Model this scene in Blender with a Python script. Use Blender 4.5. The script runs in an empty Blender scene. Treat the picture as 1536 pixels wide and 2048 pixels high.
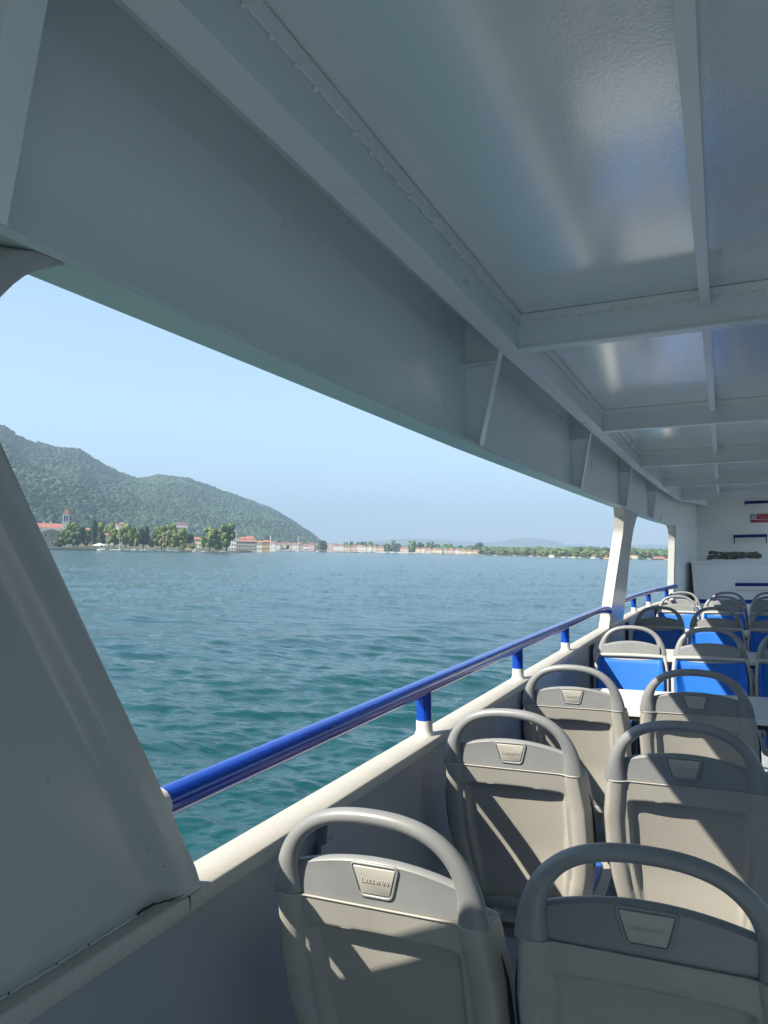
import bpy, math, random
import numpy as np
from mathutils import Matrix, Vector, noise
random.seed(7)
rng = np.random.default_rng(11)
SC = bpy.context.scene
COL = SC.collection
PI = math.pi
# ---------------------------------------------------------------- frames
H = 4.5                      # eye height above the lake, metres
F, CX, CY = 1530., 768., 1024.
MW = np.array([[0.9144990366, 0.0011462108, 0.4045864534], [0.4040391477, -0.0546608867, -0.9131070883],
               [0.0210684411, 0.9985043183, -0.0504504422]])          # camera axes -> world
BW = np.array([[9.99441009e-01, 0, -3.34315629e-02], [-1.11374917e-04, 9.99994451e-01, -3.32956792e-03],
               [3.34313773e-02, 3.33143016e-03, 9.99435463e-01]])      # the ferry heels about two degrees
TB = Matrix.Translation((0, 0, H)) @ Matrix(BW.tolist()).to_4x4()
FLOOR = -1.49                # deck below the eye, in ferry coordinates

def yh(px): return 1085.1 + .0211 * px
def az(px):
    d = MW @ np.array([px - CX, -(yh(px) - CY), -F])
    return math.atan2(d[0], d[1])
def W(px, D, z=0.):
    a = az(px); return Vector((D * math.sin(a), D * math.cos(a), z))
def zat(px, py, D):
    d = MW @ np.array([px - CX, -(py - CY), -F])
    return H + d[2] / math.hypot(d[0], d[1]) * D

# ---------------------------------------------------------------- materials
def nodes(name):
    m = bpy.data.materials.new(name); m.use_nodes = True
    nt = m.node_tree; return m, nt, nt.nodes['Principled BSDF']
def N(nt, t, **kw):
    n = nt.nodes.new(t)
    for k, v in kw.items():
        if k in n.inputs: n.inputs[k].default_value = v
        else: setattr(n, k, v)
    return n
def mat(name, col, rough=.5, spec=.5, metal=0., var=.0, vscale=8., bump=0., bscale=60., bdist=.002, coat=0., bdetail=3.,
        stain=None, stain_scale=3., stain_lo=.62, stain_hi=.8, rvar=0., speck=None, perobj=False):
    m, nt, b = nodes(name); L = nt.links
    tc = N(nt, 'ShaderNodeTexCoord')
    if perobj:      # every copy gets its own scuffs
        oi = N(nt, 'ShaderNodeObjectInfo'); sc_ = N(nt, 'ShaderNodeVectorMath', operation='SCALE'); sc_.inputs[0].default_value = (31., 17., 23.)
        L.new(oi.outputs['Random'], sc_.inputs['Scale']); ad = N(nt, 'ShaderNodeVectorMath', operation='ADD')
        L.new(tc.outputs['Object'], ad.inputs[0]); L.new(sc_.outputs[0], ad.inputs[1])
        class _T: outputs = {'Object': ad.outputs[0]}
        tc = _T
    col4 = (*col, 1)
    b.inputs['Base Color'].default_value = col4
    b.inputs['Roughness'].default_value = rough
    b.inputs['Specular IOR Level'].default_value = spec
    b.inputs['Metallic'].default_value = metal
    b.inputs['Coat Weight'].default_value = coat
    b.inputs['Coat Roughness'].default_value = .15
    cur = None
    if var:
        n = N(nt, 'ShaderNodeTexNoise', Scale=vscale, Detail=5.); L.new(tc.outputs['Object'], n.inputs['Vector'])
        r = N(nt, 'ShaderNodeMapRange'); r.inputs['From Min'].default_value = .3; r.inputs['From Max'].default_value = .7
        r.inputs['To Min'].default_value = 1 - var; r.inputs['To Max'].default_value = 1 + var
        L.new(n.outputs['Fac'], r.inputs['Value'])
        mx = N(nt, 'ShaderNodeVectorMath', operation='SCALE'); mx.inputs[0].default_value = col
        L.new(r.outputs[0], mx.inputs['Scale']); cur = mx.outputs[0]
    if stain:
        n = N(nt, 'ShaderNodeTexNoise', Scale=stain_scale, Detail=8., Roughness=.65); L.new(tc.outputs['Object'], n.inputs['Vector'])
        r = N(nt, 'ShaderNodeMapRange'); r.inputs['From Min'].default_value = stain_lo; r.inputs['From Max'].default_value = stain_hi
        L.new(n.outputs['Fac'], r.inputs['Value'])
        mx = N(nt, 'ShaderNodeMix', data_type='RGBA')
        mx.inputs[6].default_value = col4; mx.inputs[7].default_value = (*stain, 1)
        if cur: L.new(cur, mx.inputs[6])
        L.new(r.outputs[0], mx.inputs[0]); cur = mx.outputs[2]
    if speck:
        n = N(nt, 'ShaderNodeTexNoise', Scale=speck[1], Detail=2.); L.new(tc.outputs['Object'], n.inputs['Vector'])
        r = N(nt, 'ShaderNodeMapRange'); r.inputs['From Min'].default_value = .52; r.inputs['From Max'].default_value = .62
        L.new(n.outputs['Fac'], r.inputs['Value'])
        mx = N(nt, 'ShaderNodeMix', data_type='RGBA')
        mx.inputs[6].default_value = col4; mx.inputs[7].default_value = (*speck[0], 1)
        if cur: L.new(cur, mx.inputs[6])
        L.new(r.outputs[0], mx.inputs[0]); cur = mx.outputs[2]
    if cur: L.new(cur, b.inputs['Base Color'])
    if rvar:
        n = N(nt, 'ShaderNodeTexNoise', Scale=vscale * 1.7, Detail=4.); L.new(tc.outputs['Object'], n.inputs['Vector'])
        r = N(nt, 'ShaderNodeMapRange'); r.inputs['From Min'].default_value = .3; r.inputs['From Max'].default_value = .7
        r.inputs['To Min'].default_value = max(.02, rough - rvar); r.inputs['To Max'].default_value = rough + rvar
        L.new(n.outputs['Fac'], r.inputs['Value']); L.new(r.outputs[0], b.inputs['Roughness'])
    if bump:
        n = N(nt, 'ShaderNodeTexNoise', Scale=bscale, Detail=bdetail, Roughness=.55); L.new(tc.outputs['Object'], n.inputs['Vector'])
        bp = N(nt, 'ShaderNodeBump', Strength=bump, Distance=bdist); L.new(n.outputs['Fac'], bp.inputs['Height'])
        L.new(bp.outputs[0], b.inputs['Normal'])
    return m

M = {}
M['paint'] = mat('white_gloss_paint', (.82, .86, .865), .33, .5, var=.02, vscale=2.5, bump=.05, bscale=5., bdist=.004, bdetail=1.,
                 rvar=.06)
M['ceil'] = mat('ceiling_paint', (.79, .845, .86), .10, .9, coat=1., var=.02, vscale=2., bump=.34, bscale=130., bdist=.0022, bdetail=2.5)
M['gun'] = mat('worn_white_paint', (.385, .375, .335), .45, .4, var=.05, vscale=9., speck=((.345, .332, .29), 260.), bump=.5, bscale=240., bdist=.0015)
M['teal'] = mat('water_lit_white_paint', (.62, .72, .69), .4, .5, var=.04, vscale=6., stain=(.13, .12, .07), stain_scale=9., stain_lo=.66, stain_hi=.74)  # light from water and sky is tinted into this white; stains are real
M['rust'] = mat('rust_grime', (.035, .028, .022), .9, .2, var=.4, vscale=60., bump=.8, bscale=200., bdist=.003)
M['wall'] = mat('wall_paint', (.82, .81, .77), .38, .5, var=.03, vscale=1.6, bump=.06, bscale=12., bdist=.004)
M['blue'] = mat('blue_gloss_paint', (.002, .042, .33), .16, .45, var=.08, vscale=30., bump=.25, bscale=40., bdist=.001, coat=.3)
M['locker'] = mat('locker_paint', (.86, .87, .86), .3, .5, var=.02, vscale=1.6, bump=.04, bscale=8., bdist=.003)
M['bluedark'] = mat('dark_blue_paint', (.004, .016, .15), .3, .5, var=.05)
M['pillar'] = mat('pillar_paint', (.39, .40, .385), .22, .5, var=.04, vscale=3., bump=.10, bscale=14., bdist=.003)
M['bulwark'] = mat('grey_bulwark_paint', (.27, .285, .31), .42, .45, var=.05, vscale=3., bump=.08, bscale=10., bdist=.004)
M['deck'] = mat('deck_paint', (.28, .33, .36), .6, .4, var=.15, vscale=5., bump=.4, bscale=300., bdist=.002)
M['hull'] = mat('hull_paint', (.66, .67, .66), .35, .5, var=.04)
M['shell'] = mat('taupe_moulded_plastic', (.30, .293, .268), .5, .35, var=.06, vscale=9., perobj=True, stain=(.235, .23, .205), stain_scale=7., stain_lo=.58, stain_hi=.80, bump=.25, bscale=700., bdist=.0006)
M['cap'] = mat('grey_moulded_plastic', (.185, .195, .20), .36, .45, var=.07, vscale=12., perobj=True, stain=(.26, .265, .26), stain_scale=11., stain_lo=.62, stain_hi=.85, bump=.16, bscale=600., bdist=.0005, rvar=.05)
M['blue_pad'] = mat('blue_seat_plastic', (.010, .115, .44), .42, .28, var=.05, vscale=6., bump=.12, bscale=500., bdist=.0005)
M['rim'] = mat('pale_rim_plastic', (.36, .36, .335), .45, .4)
M['badge'] = mat('beige_badge_plastic', (.345, .335, .30), .5, .35, var=.02)
M['slot'] = mat('painted_slot_shade', (.02, .022, .025), .7, .2)  # near-black colour for the shade in the seat-edge gap
M['steel'] = mat('seat_leg_steel', (.25, .26, .27), .4, .5, metal=.6)
M['table'] = mat('table_laminate', (.52, .54, .54), .3, .5, var=.02, vscale=4.)
M['tedge'] = mat('table_dark_edge', (.02, .02, .022), .6, .3)
M['railwhite'] = mat('rail_white_paint', (.5, .5, .47), .35, .5, var=.04, vscale=30.)
M['rope'] = mat('old_mooring_rope', (.17, .165, .135), .9, .2, var=.4, vscale=22., bump=.8, bscale=160., bdist=.003, stain=(.05, .10, .09), stain_scale=4., stain_lo=.5, stain_hi=.62)
M['signred'] = mat('sign_red', (.35, .012, .03), .35, .5)
M['signwhite'] = mat('sign_white', (.62, .58, .58), .4, .5)
M['signpale'] = mat('sign_pale_print', (.50, .26, .27), .4, .5)
M['signblack'] = mat('sign_black', (.02, .02, .02), .4, .5)

# shell with fine woven grain inside
def ribbed():
    m, nt, b = nodes('taupe_ribbed_plastic'); L = nt.links
    b.inputs['Base Color'].default_value = (.305, .295, .265, 1); b.inputs['Roughness'].default_value = .55
    b.inputs['Specular IOR Level'].default_value = .3
    tc = N(nt, 'ShaderNodeTexCoord')
    w1 = N(nt, 'ShaderNodeTexWave', Scale=80., bands_direction='X'); w2 = N(nt, 'ShaderNodeTexWave', Scale=80., bands_direction='Z')
    L.new(tc.outputs['Object'], w1.inputs['Vector']); L.new(tc.outputs['Object'], w2.inputs['Vector'])
    mx = N(nt, 'ShaderNodeMath', operation='ADD'); L.new(w1.outputs['Fac'], mx.inputs[0]); L.new(w2.outputs['Fac'], mx.inputs[1])
    bp = N(nt, 'ShaderNodeBump', Strength=.22, Distance=.001); L.new(mx.outputs[0], bp.inputs['Height']); L.new(bp.outputs[0], b.inputs['Normal'])
    return m
M['ribbed'] = ribbed()

# ---------------------------------------------------------------- mesh building
class MB:
    def __init__(s): s.v = []; s.f = []; s.mi = []
    def add(s, vs, fs, mi=0):
        o = len(s.v); s.v += [tuple(map(float, p)) for p in vs]
        s.f += [tuple(i + o for i in f) for f in fs]; s.mi += [mi] * len(fs); return s
    def box(s, x0, x1, y0, y1, z0, z1, mi=0):
        v = [(x0, y0, z0), (x1, y0, z0), (x1, y1, z0), (x0, y1, z0), (x0, y0, z1), (x1, y0, z1), (x1, y1, z1), (x0, y1, z1)]
        return s.add(v, [(0, 3, 2, 1), (4, 5, 6, 7), (0, 1, 5, 4), (1, 2, 6, 5), (2, 3, 7, 6), (3, 0, 4, 7)], mi)
    def loft(s, secs, closed=True, caps=True, mi=0):
        n = len(secs[0]); vs = [p for r in secs for p in r]; fs = []
        for i in range(len(secs) - 1):
            for j in range(n if closed else n - 1):
                k = (j + 1) % n
                fs.append((i * n + j, i * n + k, (i + 1) * n + k, (i + 1) * n + j))
        if caps and closed:
            fs.append(tuple(range(n))[::-1]); fs.append(tuple((len(secs) - 1) * n + j for j in range(n)))
        return s.add(vs, fs, mi)
    def tube(s, path, r, n=12, closed=False, caps=True, up=(0, 0, 1), mi=0, ry=None):
        P = [Vector(p) for p in path]; m = len(P); secs = []
        for i, p in enumerate(P):
            a = P[i - 1] if (i or closed) else P[0]; b = P[(i + 1) % m] if (i < m - 1 or closed) else P[-1]
            t = (b - a).normalized(); u = Vector(up)
            sx = t.cross(u)
            if sx.length < 1e-3: sx = t.cross(Vector((0, 1, .01)))
            sx.normalize(); sy = sx.cross(t)
            ra = r[i] if hasattr(r, '__len__') else r
            rb = (ry[i] if hasattr(ry, '__len__') else ry) if ry is not None else ra
            secs.append([p + sx * (ra * math.cos(2 * PI * k / n)) + sy * (rb * math.sin(2 * PI * k / n)) for k in range(n)])
        if closed: secs.append(secs[0])
        return s.loft(secs, True, caps and not closed, mi)
    def grid(s, P, mi=0):
        nu, nv = len(P), len(P[0]); vs = [p for r in P for p in r]
        fs = [(i * nv + j, i * nv + j + 1, (i + 1) * nv + j + 1, (i + 1) * nv + j) for i in range(nu - 1) for j in range(nv - 1)]
        return s.add(vs, fs, mi)
    def ico(s, c, r, squash=1.):
        t = (1 + 5 ** .5) / 2; k = r / math.hypot(1, t)
        vs = [(-1, t, 0), (1, t, 0), (-1, -t, 0), (1, -t, 0), (0, -1, t), (0, 1, t), (0, -1, -t), (0, 1, -t), (t, 0, -1), (t, 0, 1), (-t, 0, -1), (-t, 0, 1)]
        fs = [(0, 11, 5), (0, 5, 1), (0, 1, 7), (0, 7, 10), (0, 10, 11), (1, 5, 9), (5, 11, 4), (11, 10, 2), (10, 7, 6), (7, 1, 8), (3, 9, 4), (3, 4, 2), (3, 2, 6), (3, 6, 8), (3, 8, 9), (4, 9, 5), (2, 4, 11), (6, 2, 10), (8, 6, 7), (9, 8, 1)]
        return s.add([(c[0] + x * k, c[1] + y * k, c[2] + z * k * squash) for x, y, z in vs], fs)
    def mesh(s, name, ms, smooth=True, angle=38, origin=(0, 0, 0)):
        me = bpy.data.meshes.new(name)
        ox, oy, oz = origin
        me.from_pydata([(x - ox, y - oy, z - oz) for x, y, z in s.v], [], s.f)
        for m in (ms if isinstance(ms, (list, tuple)) else [ms]): me.materials.append(m)
        if any(s.mi): me.polygons.foreach_set('material_index', s.mi)
        if smooth:
            me.polygons.foreach_set('use_smooth', [True] * len(me.polygons)); me.set_sharp_from_angle(angle=math.radians(angle))
        me.update(); return me
    def build(s, name, ms, parent=None, smooth=True, angle=38, origin=(0, 0, 0), bevel=0.):
        o = bpy.data.objects.new(name, s.mesh(name, ms, smooth, angle, origin)); COL.objects.link(o)
        if parent: o.parent = parent
        if bevel:
            b = o.modifiers.new('soft_edges', 'BEVEL'); b.width = bevel; b.segments = 2; b.limit_method = 'ANGLE'; b.angle_limit = math.radians(40)
        return o
def tag(o, label=None, cat=None, group=None, kind=None):
    if label: o['label'] = label
    if cat: o['category'] = cat
    if group: o['group'] = group
    if kind: o['kind'] = kind
    return o
def empty(name, mtx):
    o = bpy.data.objects.new(name, None); COL.objects.link(o); o.empty_display_size = .2; o.matrix_world = mtx; return o
def onboat(x, y, z, rz=0.): return TB @ Matrix.Translation((x, y, z)) @ Matrix.Rotation(rz, 4, 'Z')
KIDS = {}
def kids(o): return [c for c in COL.objects if c.parent == o]
def copy_tree(o, parent=None, cache={}):
    c = o.copy(); COL.objects.link(c)
    if parent: c.parent = parent
    if o.name not in cache: cache[o.name] = kids(o)
    for ch in cache[o.name]: copy_tree(ch, c)
    return c
def ip(x, xs, ys): return float(np.interp(x, xs, ys))
def sst(a, b, x):
    t = min(1, max(0, (x - a) / (b - a))); return t * t * (3 - 2 * t)
def frange(a, b, d):
    n = max(1, int(round((b - a) / d))); return [a + (b - a) * i / n for i in range(n + 1)]

# ================================================================ FERRY
O = (0, 0, FLOOR)
ferry = empty('ferry', onboat(0, 0, FLOOR))
tag(ferry, 'white painted passenger ferry deck with open sides, steel roof and blue handrails', 'ferry')
XM = 1.30                                   # centre line of the deck
ZG, ZH, ZC = -.577, .40, .86                # gunwale, header flange, ceiling
Xg = lambda y: ip(y, [-4, 0, 4, 6.2, 7.06, 8.3, 9.36, 10.2, 10.8, 11.2], [-.864, -.864, -.858, -.850, -.838, -.812, -.756, -.670, -.61, -.56])
Xh = lambda y: ip(y, [-4, .75, 2.65, 4.6, 6.5, 7.6, 8.69, 9.7, 10.8, 11.2], [-.775, -.775, -.784, -.754, -.716, -.70, -.665, -.62, -.555, -.53])
Xb = lambda y: ip(y, [-4, 1, 2.65, 4.62, 6.62, 8.69, 10.82, 12.4], [-.70, -.70, -.706, -.69, -.665, -.62, -.54, -.24])
def Xs(y, z): return Xg(y) + (Xh(y) - Xg(y)) * (z - ZG) / (ZH - ZG)
FRAMES = [-3.33, -1.36, .615, 2.65, 4.62, 6.62, 8.69, 10.82]
def fp(name, mb, m, parent=ferry, **k): return mb.build(name, m, parent, origin=O, **k)
def mir(pts, side): return [(2 * XM - x, y, z) for x, y, z in pts][::-1] if side else pts
YS = frange(-4, 10.8, .2)
def strip(sec, ys, side):
    return [mir([(x, y, z) for x, z in sec(y)], side) for y in ys]

# deck, roof
b = MB(); b.box(-.93, 2 * XM + .93, -4, 12.6, FLOOR - .06, FLOOR); fp('deck', b, M['deck'])
def roofpiece(y0, y1, xa, xb):
    b = MB(); b.loft([[(xa(y), y, ZC), (xb(y), y, ZC), (xb(y), y, ZC + .05), (xa(y), y, ZC + .05)] for y in frange(y0, y1, .2)]); fp('roof_panel', b, M['ceil'])
xl, xr = (lambda y: Xh(y) - .075), (lambda y: 2 * XM - Xh(y) + .075)
roofpiece(-4, 8.9, xl, xr)                      # unseen roof hole at the starboard bow, added to let daylight reach the front
roofpiece(8.901, 11.9, xl, lambda y: 1.0)
roofpiece(8.901, 11.9, lambda y: 3.0, xr)
roofpiece(11.901, 12.5, xl, xr)
# longitudinal side beams: angle section, web inboard, flange turned outboard, riveted strip on top
for side in (0, 1):
    b = MB(); ys = frange(-4, 12.38, .2)
    b.loft(strip(lambda y: [(Xb(y), .738), (Xb(y) + .068, .738), (Xb(y) + .068, .858), (Xb(y) + .060, .858), (Xb(y) + .060, .746), (Xb(y), .746)], ys, side))
    b.loft(strip(lambda y: [(Xb(y) + .0685, .834), (Xb(y) + .074, .834), (Xb(y) + .077, .840), (Xb(y) + .085, .857), (Xb(y) + .0685, .857)], ys, side))
    for y in frange(-.5, 10.6, .075):
        x = Xb(y) + .073; x = 2 * XM - x if side else x
        b.ico((x + (0 if not side else 0), y + random.uniform(-.006, .006), .829 + random.uniform(-.002, .002)), .0062)
    fp('side_beam', b, M['paint'], angle=30, bevel=.0012)
# transverse roof beams
for fy in FRAMES:
    b = MB(); x0, x1 = Xb(fy) + .0685, 2 * XM - Xb(fy) - .0685
    b.box(x0, x1, fy - .027, fy + .027, .7305, .7375)
    b.box(x0, x1, fy - .004, fy + .004, .7378, .8585)
    b.add([(x0, fy - .0045, .833), (x1, fy - .0045, .833), (x1, fy - .010, .836), (x0, fy - .010, .836), (x1, fy - .016, .8585), (x0, fy - .016, .8585)], [(0, 1, 2, 3), (3, 2, 4, 5)])
    x = x0 + .07
    while x < x1:
        if abs(x + .02) > .03:
            b.ico((x, fy - .009, .829 + random.uniform(-.002, .002)), .0060 if fy < 4 else .0052)
        x += .050 + random.uniform(-.006, .007)
    fp('roof_beam', b, M['paint'], angle=30)
# stringers
for sx in (-.039, .86, 1.71, 2.61):
    for i in range(len(FRAMES) - (1 if sx < 1 else 2)):
        y0, y1 = FRAMES[i] + .0275, FRAMES[i + 1] - .005
        b = MB(); b.box(sx, sx + .031, y0, y1, .800, .8055); b.box(sx, sx + .006, y0, y1, .8058, .8585)
        fp('roof_stringer', b, M['paint'], bevel=.001)
# header plates, bottom flange and frame brackets
for side in (0, 1):
    if side: YP = frange(-4, -3.6, .2)          # unseen starboard header mostly left off so more daylight gets in
    else: YP = YS
    b = MB(); b.loft(strip(lambda y: [(Xh(y) - .052, .404), (Xh(y) - .052, .8585), (Xh(y) - .062, .8585), (Xh(y) - .062, .404)], YP, side)); fp('header_panel', b, M['paint'])
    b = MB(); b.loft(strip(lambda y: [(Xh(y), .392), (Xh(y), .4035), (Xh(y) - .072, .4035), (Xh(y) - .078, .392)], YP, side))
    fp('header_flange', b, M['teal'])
    for fy in FRAMES[:-1] if not side else []:
        b = MB(); xh, xb = Xh(fy), Xb(fy)
        pr = [(xh - .0515, .4040), (xh - .004, .4040), (xb - .002, .737), (xb - .002, .8580), (xh - .0515, .8580)]
        b.loft([mir([(x, fy + d, z) for x, z in pr], side) for d in (-.004, .004)])
        e0, e1 = (xh - .0035, .4040), (xb - .0015, .7375)
        b.loft([mir([(e0[0], fy + d, e0[1]), (e0[0] + .006, fy + d, e0[1]), (e1[0] + .006, fy + d, e1[1] - .001), (e1[0], fy + d, e1[1] - .001)], side) for d in (-.024, .024)])
        b.loft([mir([(xh - .0515, fy + d, .690), (xb - .012, fy + d, .690), (xb - .012, fy + d, .695), (xh - .0515, fy + d, .695)], side) for d in (-.05, -.0045)])
        fp('frame_bracket', b, M['paint'], bevel=.0008)
    # gunwale, bulwark, hull plating
    b = MB(); b.loft(strip(lambda y: [(Xg(y) - .003, -.612), (Xg(y), -.608), (Xg(y), -.581), (Xg(y) - .004, ZG), (Xg(y) - .086, ZG), (Xg(y) - .091, -.582), (Xg(y) - .091, -.612)], YS, side))
    fp('gunwale', b, M['gun'], angle=60)
    b = MB(); b.loft(strip(lambda y: [(Xg(y) - .034, -1.488), (Xg(y) - .034, -.6122), (Xg(y) - .042, -.6122), (Xg(y) - .042, -1.488)], YS, side)); fp('bulwark', b, M['bulwark'])
    b = MB(); b.loft(strip(lambda y: [(Xg(y) - .043, -4.9), (Xg(y) - .043, -.6124), (Xg(y) - .060, -.6124), (Xg(y) - .060, -4.9)], YS, side)); fp('hull_side', b, M['hull'])
    for fy in (-.36, 1.62, 3.62, 5.62, 7.6, 9.7):
        b = MB(); x = Xg(fy) - .0335
        b.loft([mir([(x, fy + d, -1.487), (x + .022, fy + d, -1.487), (x + .022, fy + d, -.73), (x + .031, fy + d, -.6125), (x, fy + d, -.6125)], side) for d in (-.004, .004)])
        b.loft([mir([(x + .0225, fy + d, -1.487), (x + .027, fy + d, -1.487), (x + .027, fy + d, -.66), (x + .0225, fy + d, -.66)], side) for d in (-.03, .03)])
        fp('bulwark_stiffener', b, M['bulwark'])
    # longitudinal ledge and weld under the gunwale
# pillars: grids over height and width, dished inner face
def pillar(F_, A_, side, dish=.0, thick=.080, m=None, lip=.062):
    zs = sorted(set(frange(-.576, .391, .04) + [.30, .32, .34, .355, .37, .38, .386, .391])); nt_ = 14
    inner, outer = [], []
    for z in zs:
        f, a = F_(z), A_(z); ri, ro = [], []
        for e0 in (1.0, .8, .6, .45, .3, .2, .14, .10, .085, .078, .072, .066, .060, .054, .048, .040, .020, .007, .002, 0.):
            e = e0 * (f - a) if f - a < .3 else e0 if e0 < .3 else .2 + (f - a - .2) * (e0 - .2) / .8
            y = f - e
            off = -dish * sst(lip - .020, lip + .022, e) - .0015 * sst(.006, .0, e)
            ri.append((Xs(y, z) + off - .001, y, z)); ro.append((Xs(y, z) - thick, y, z))
        inner.append(ri); outer.append(ro)
    b = MB(); b.loft([mir(r + q[::-1], side) for r, q in zip(inner, outer)])
    return fp('pillar', b, m or M['pillar'], angle=40)
nf = lambda z: ip(z, [-.567, -.325, -.139, .016, .148, .22, .314, .333, .361, .385, .4], [1.141, .982, .853, .746, .657, .640, .638, .651, .678, .715, .76])
na = lambda z: ip(z, [-.567, .148, .4], [-.10, -.40, -.50])
p2f = lambda z: ip(z, [-.567, -.355, -.085, .098, .243, .35, .389, .4], [7.20, 7.21, 7.20, 7.19, 7.25, 7.38, 7.455, 7.49])
p2a = lambda z: ip(z, [-.567, -.175, .195, .33, .4], [6.33, 6.44, 6.56, 6.52, 6.42])
p3a = lambda z: ip(z, [-.567, .20, .28, .33, .365, .4], [10.78, 10.78, 10.75, 10.70, 10.62, 10.45])
for side in (0, 1):
    if side:
        for y in (.615, 4.62, 8.69):
            b = MB(); b.tube([(2 * XM - Xg(y) + .04, y, ZG - .002), (2 * XM - Xh(y) - .01, y, .8585)], .035, 16, up=(0, 1, 0)); fp('round_post', b, M['pillar'])
        continue
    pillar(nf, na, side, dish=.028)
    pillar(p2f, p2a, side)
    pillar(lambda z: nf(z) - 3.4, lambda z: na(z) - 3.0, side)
    if not side: pillar(lambda z: 10.86, p3a, side)
# front side panels from the last post round to the cabin wall
for side in (0,):
    b = MB()
    def fpanel(z):
        k = (z - ZG) / (ZH - ZG); x0 = -.600 + .048 * k; x1 = -.385 + .05 * k
        return mir([(x0, 10.861, z), (x0 + .07 * 0, 10.861, z), (x1, 12.388, z), (x1 - .05, 12.388, z), (x0 - .05, 10.861, z)], side)
    b.loft([fpanel(z) for z in (-1.487, -.567, 0, .3915)]); fp('front_panel', b, M['paint'])
    b = MB(); b.loft([mir([(-.612, 10.802, z), (-.600, 11.0, z), (-.335, 12.388, z), (-.43, 12.388, z), (-.66, 10.802, z)], side) for z in (.404, .8585)]); fp('header_panel', b, M['paint'])
    b = MB(); b.loft([mir([(-.556, 10.802, z), (-.528, 10.862, z), (-.30, 12.388, z), (-.42, 12.388, z), (-.63, 10.802, z)], side) for z in (.3925, .4035)]); fp('header_flange', b, M['paint'])
# grime line and raised weld along the foot of the near pillar
b = MB()
ys = frange(.2, 1.02, .012)
path = [(Xs(y, ZG) - .0275 + .001 * math.sin(y * 55), y, ZG + .002 + .0018 * abs(math.sin(y * 90))) for y in ys]
b.tube(path, .0035, 6); fp('weld_bead', b, M['pillar'])
b = MB()
def wob(p, s): return (p[0], p[1], p[2] + s * math.sin(p[1] * 170) * .6)
b.tube([(Xs(y, ZG) - .022 + (.020 * sst(.99, 1.10, y)), y, ZG + .006 + .006 * math.exp(-((y - 1.03) / .03) ** 2) + .001 * math.sin(y * 300)) for y in frange(1.00, 1.108, .008)],
       [.0005 + .0012 * math.exp(-((y - 1.0) / .045) ** 2) + random.uniform(0, .0007) for y in frange(1.00, 1.108, .008)], 6)
fp('rust_crack', b, M['rust'])
for y, z in ((.84, ZG + .0055), (.90, ZG + .0055), (.76, ZG + .0055), (.62, ZG + .0055), (.50, ZG + .0055), (1.03, -.50), (.99, -.46), (.80, -.30)):
    b = MB(); b.ico((Xs(y, z) - (.0255 if z < -.56 else .001 if y > .9 else .029), y, z), random.uniform(.0011, .0017)); fp('rust_spot', b, M['rust'])
# dirty butt joint where the worn gunwale meets the painted sill
b = MB(); b.tube([(Xg(1.105) - .02, 1.104, ZG + .001), (Xg(1.105) + .0005, 1.105, ZG - .002), (Xg(1.105) + .001, 1.107, ZG - .018), (Xg(1.105) - .001, 1.106, -.603)], [.0007, .0014, .0005, .0012], 6, up=(0, 1, 0)); fp('joint_line', b, M['rust'])

# handrails
def rail(path_pts, side, sts, radius=.0275, ends=(True, True)):
    h = empty('handrail', Matrix()); h.parent = ferry; h['label'] = 'blue painted tubular handrail above the gunwale'
    b = MB(); b.tube(mir(path_pts, side), radius, 20); r = b.build('rail_tube', M['blue'], h, origin=O, angle=60)
    b = MB(); b.tube(mir([(x - .012, y, z - .0235) for x, y, z in path_pts], side), .0085, 8); b.build('rail_underside', M['railwhite'], h, origin=O, angle=60)
    for e, (p, q) in zip(ends, ((path_pts[0], path_pts[1]), (path_pts[-1], path_pts[-2]))):
        if e:
            p, q = Vector(p), Vector(q); d = (q - p).normalized()
            b = MB(); b.tube(mir([tuple(p - d * .004), tuple(p + d * (.045 if p.y > 3 else .098 if p.y > 0 else .045))], side), radius + .0022, 20); b.build('end_sleeve', M['railwhite'], h, origin=O, angle=60)
    for (x, y, zr) in sts:
        X = 2 * XM - x if side else x
        b = MB(); b.tube([(X, y, ZG + .045), (X, y, zr - .012)], .0255, 18, up=(0, 1, 0)); s = b.build('stanchion', M['blue'], h, origin=O, angle=60)
        b = MB(); b.tube([(X, y, ZG - .001), (X, y, ZG + .006), (X, y, ZG + .016), (X, y, ZG + .048)], [.034, .031, .0272, .0270], 18, up=(0, 1, 0)); b.build('stanchion_foot', M['railwhite'], s, origin=O, angle=60)
RX = lambda y: Xg(y) - .053
p = [(RX(y), y, -.424) for y in frange(.99, 6.0, .25)] + [(-.887, 6.15, -.42), (-.872, 6.23, -.421), (-.850, 6.285, -.423), (-.84, 6.33, -.43)]
p2 = [(-.85, 7.09, -.42), (-.862, 7.2, -.42)] + [(RX(y) + .01, y, -.418) for y in frange(7.4, 9.8, .2)] + [(-.685, 10.1, -.412), (-.64, 10.4, -.405), (-.60, 10.62, -.402), (-.575, 10.80, -.402)]
p0 = [(RX(y), y, -.424) for y in frange(-2.3, -.06, .25)]
for side in (0, 1):
    rail(p, side, [(RX(y), y, -.424) for y in (2.38, 3.63, 4.82)], ends=(True, False))
    rail(p2, side, [(RX(y) + .01, y, -.418) for y in (8.3, 9.36)] + [(-.66, 10.28, -.41)], ends=(False, False))
    rail(p0, side, [(RX(-1.2), -1.2, -.42)], ends=(False, True))

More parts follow.
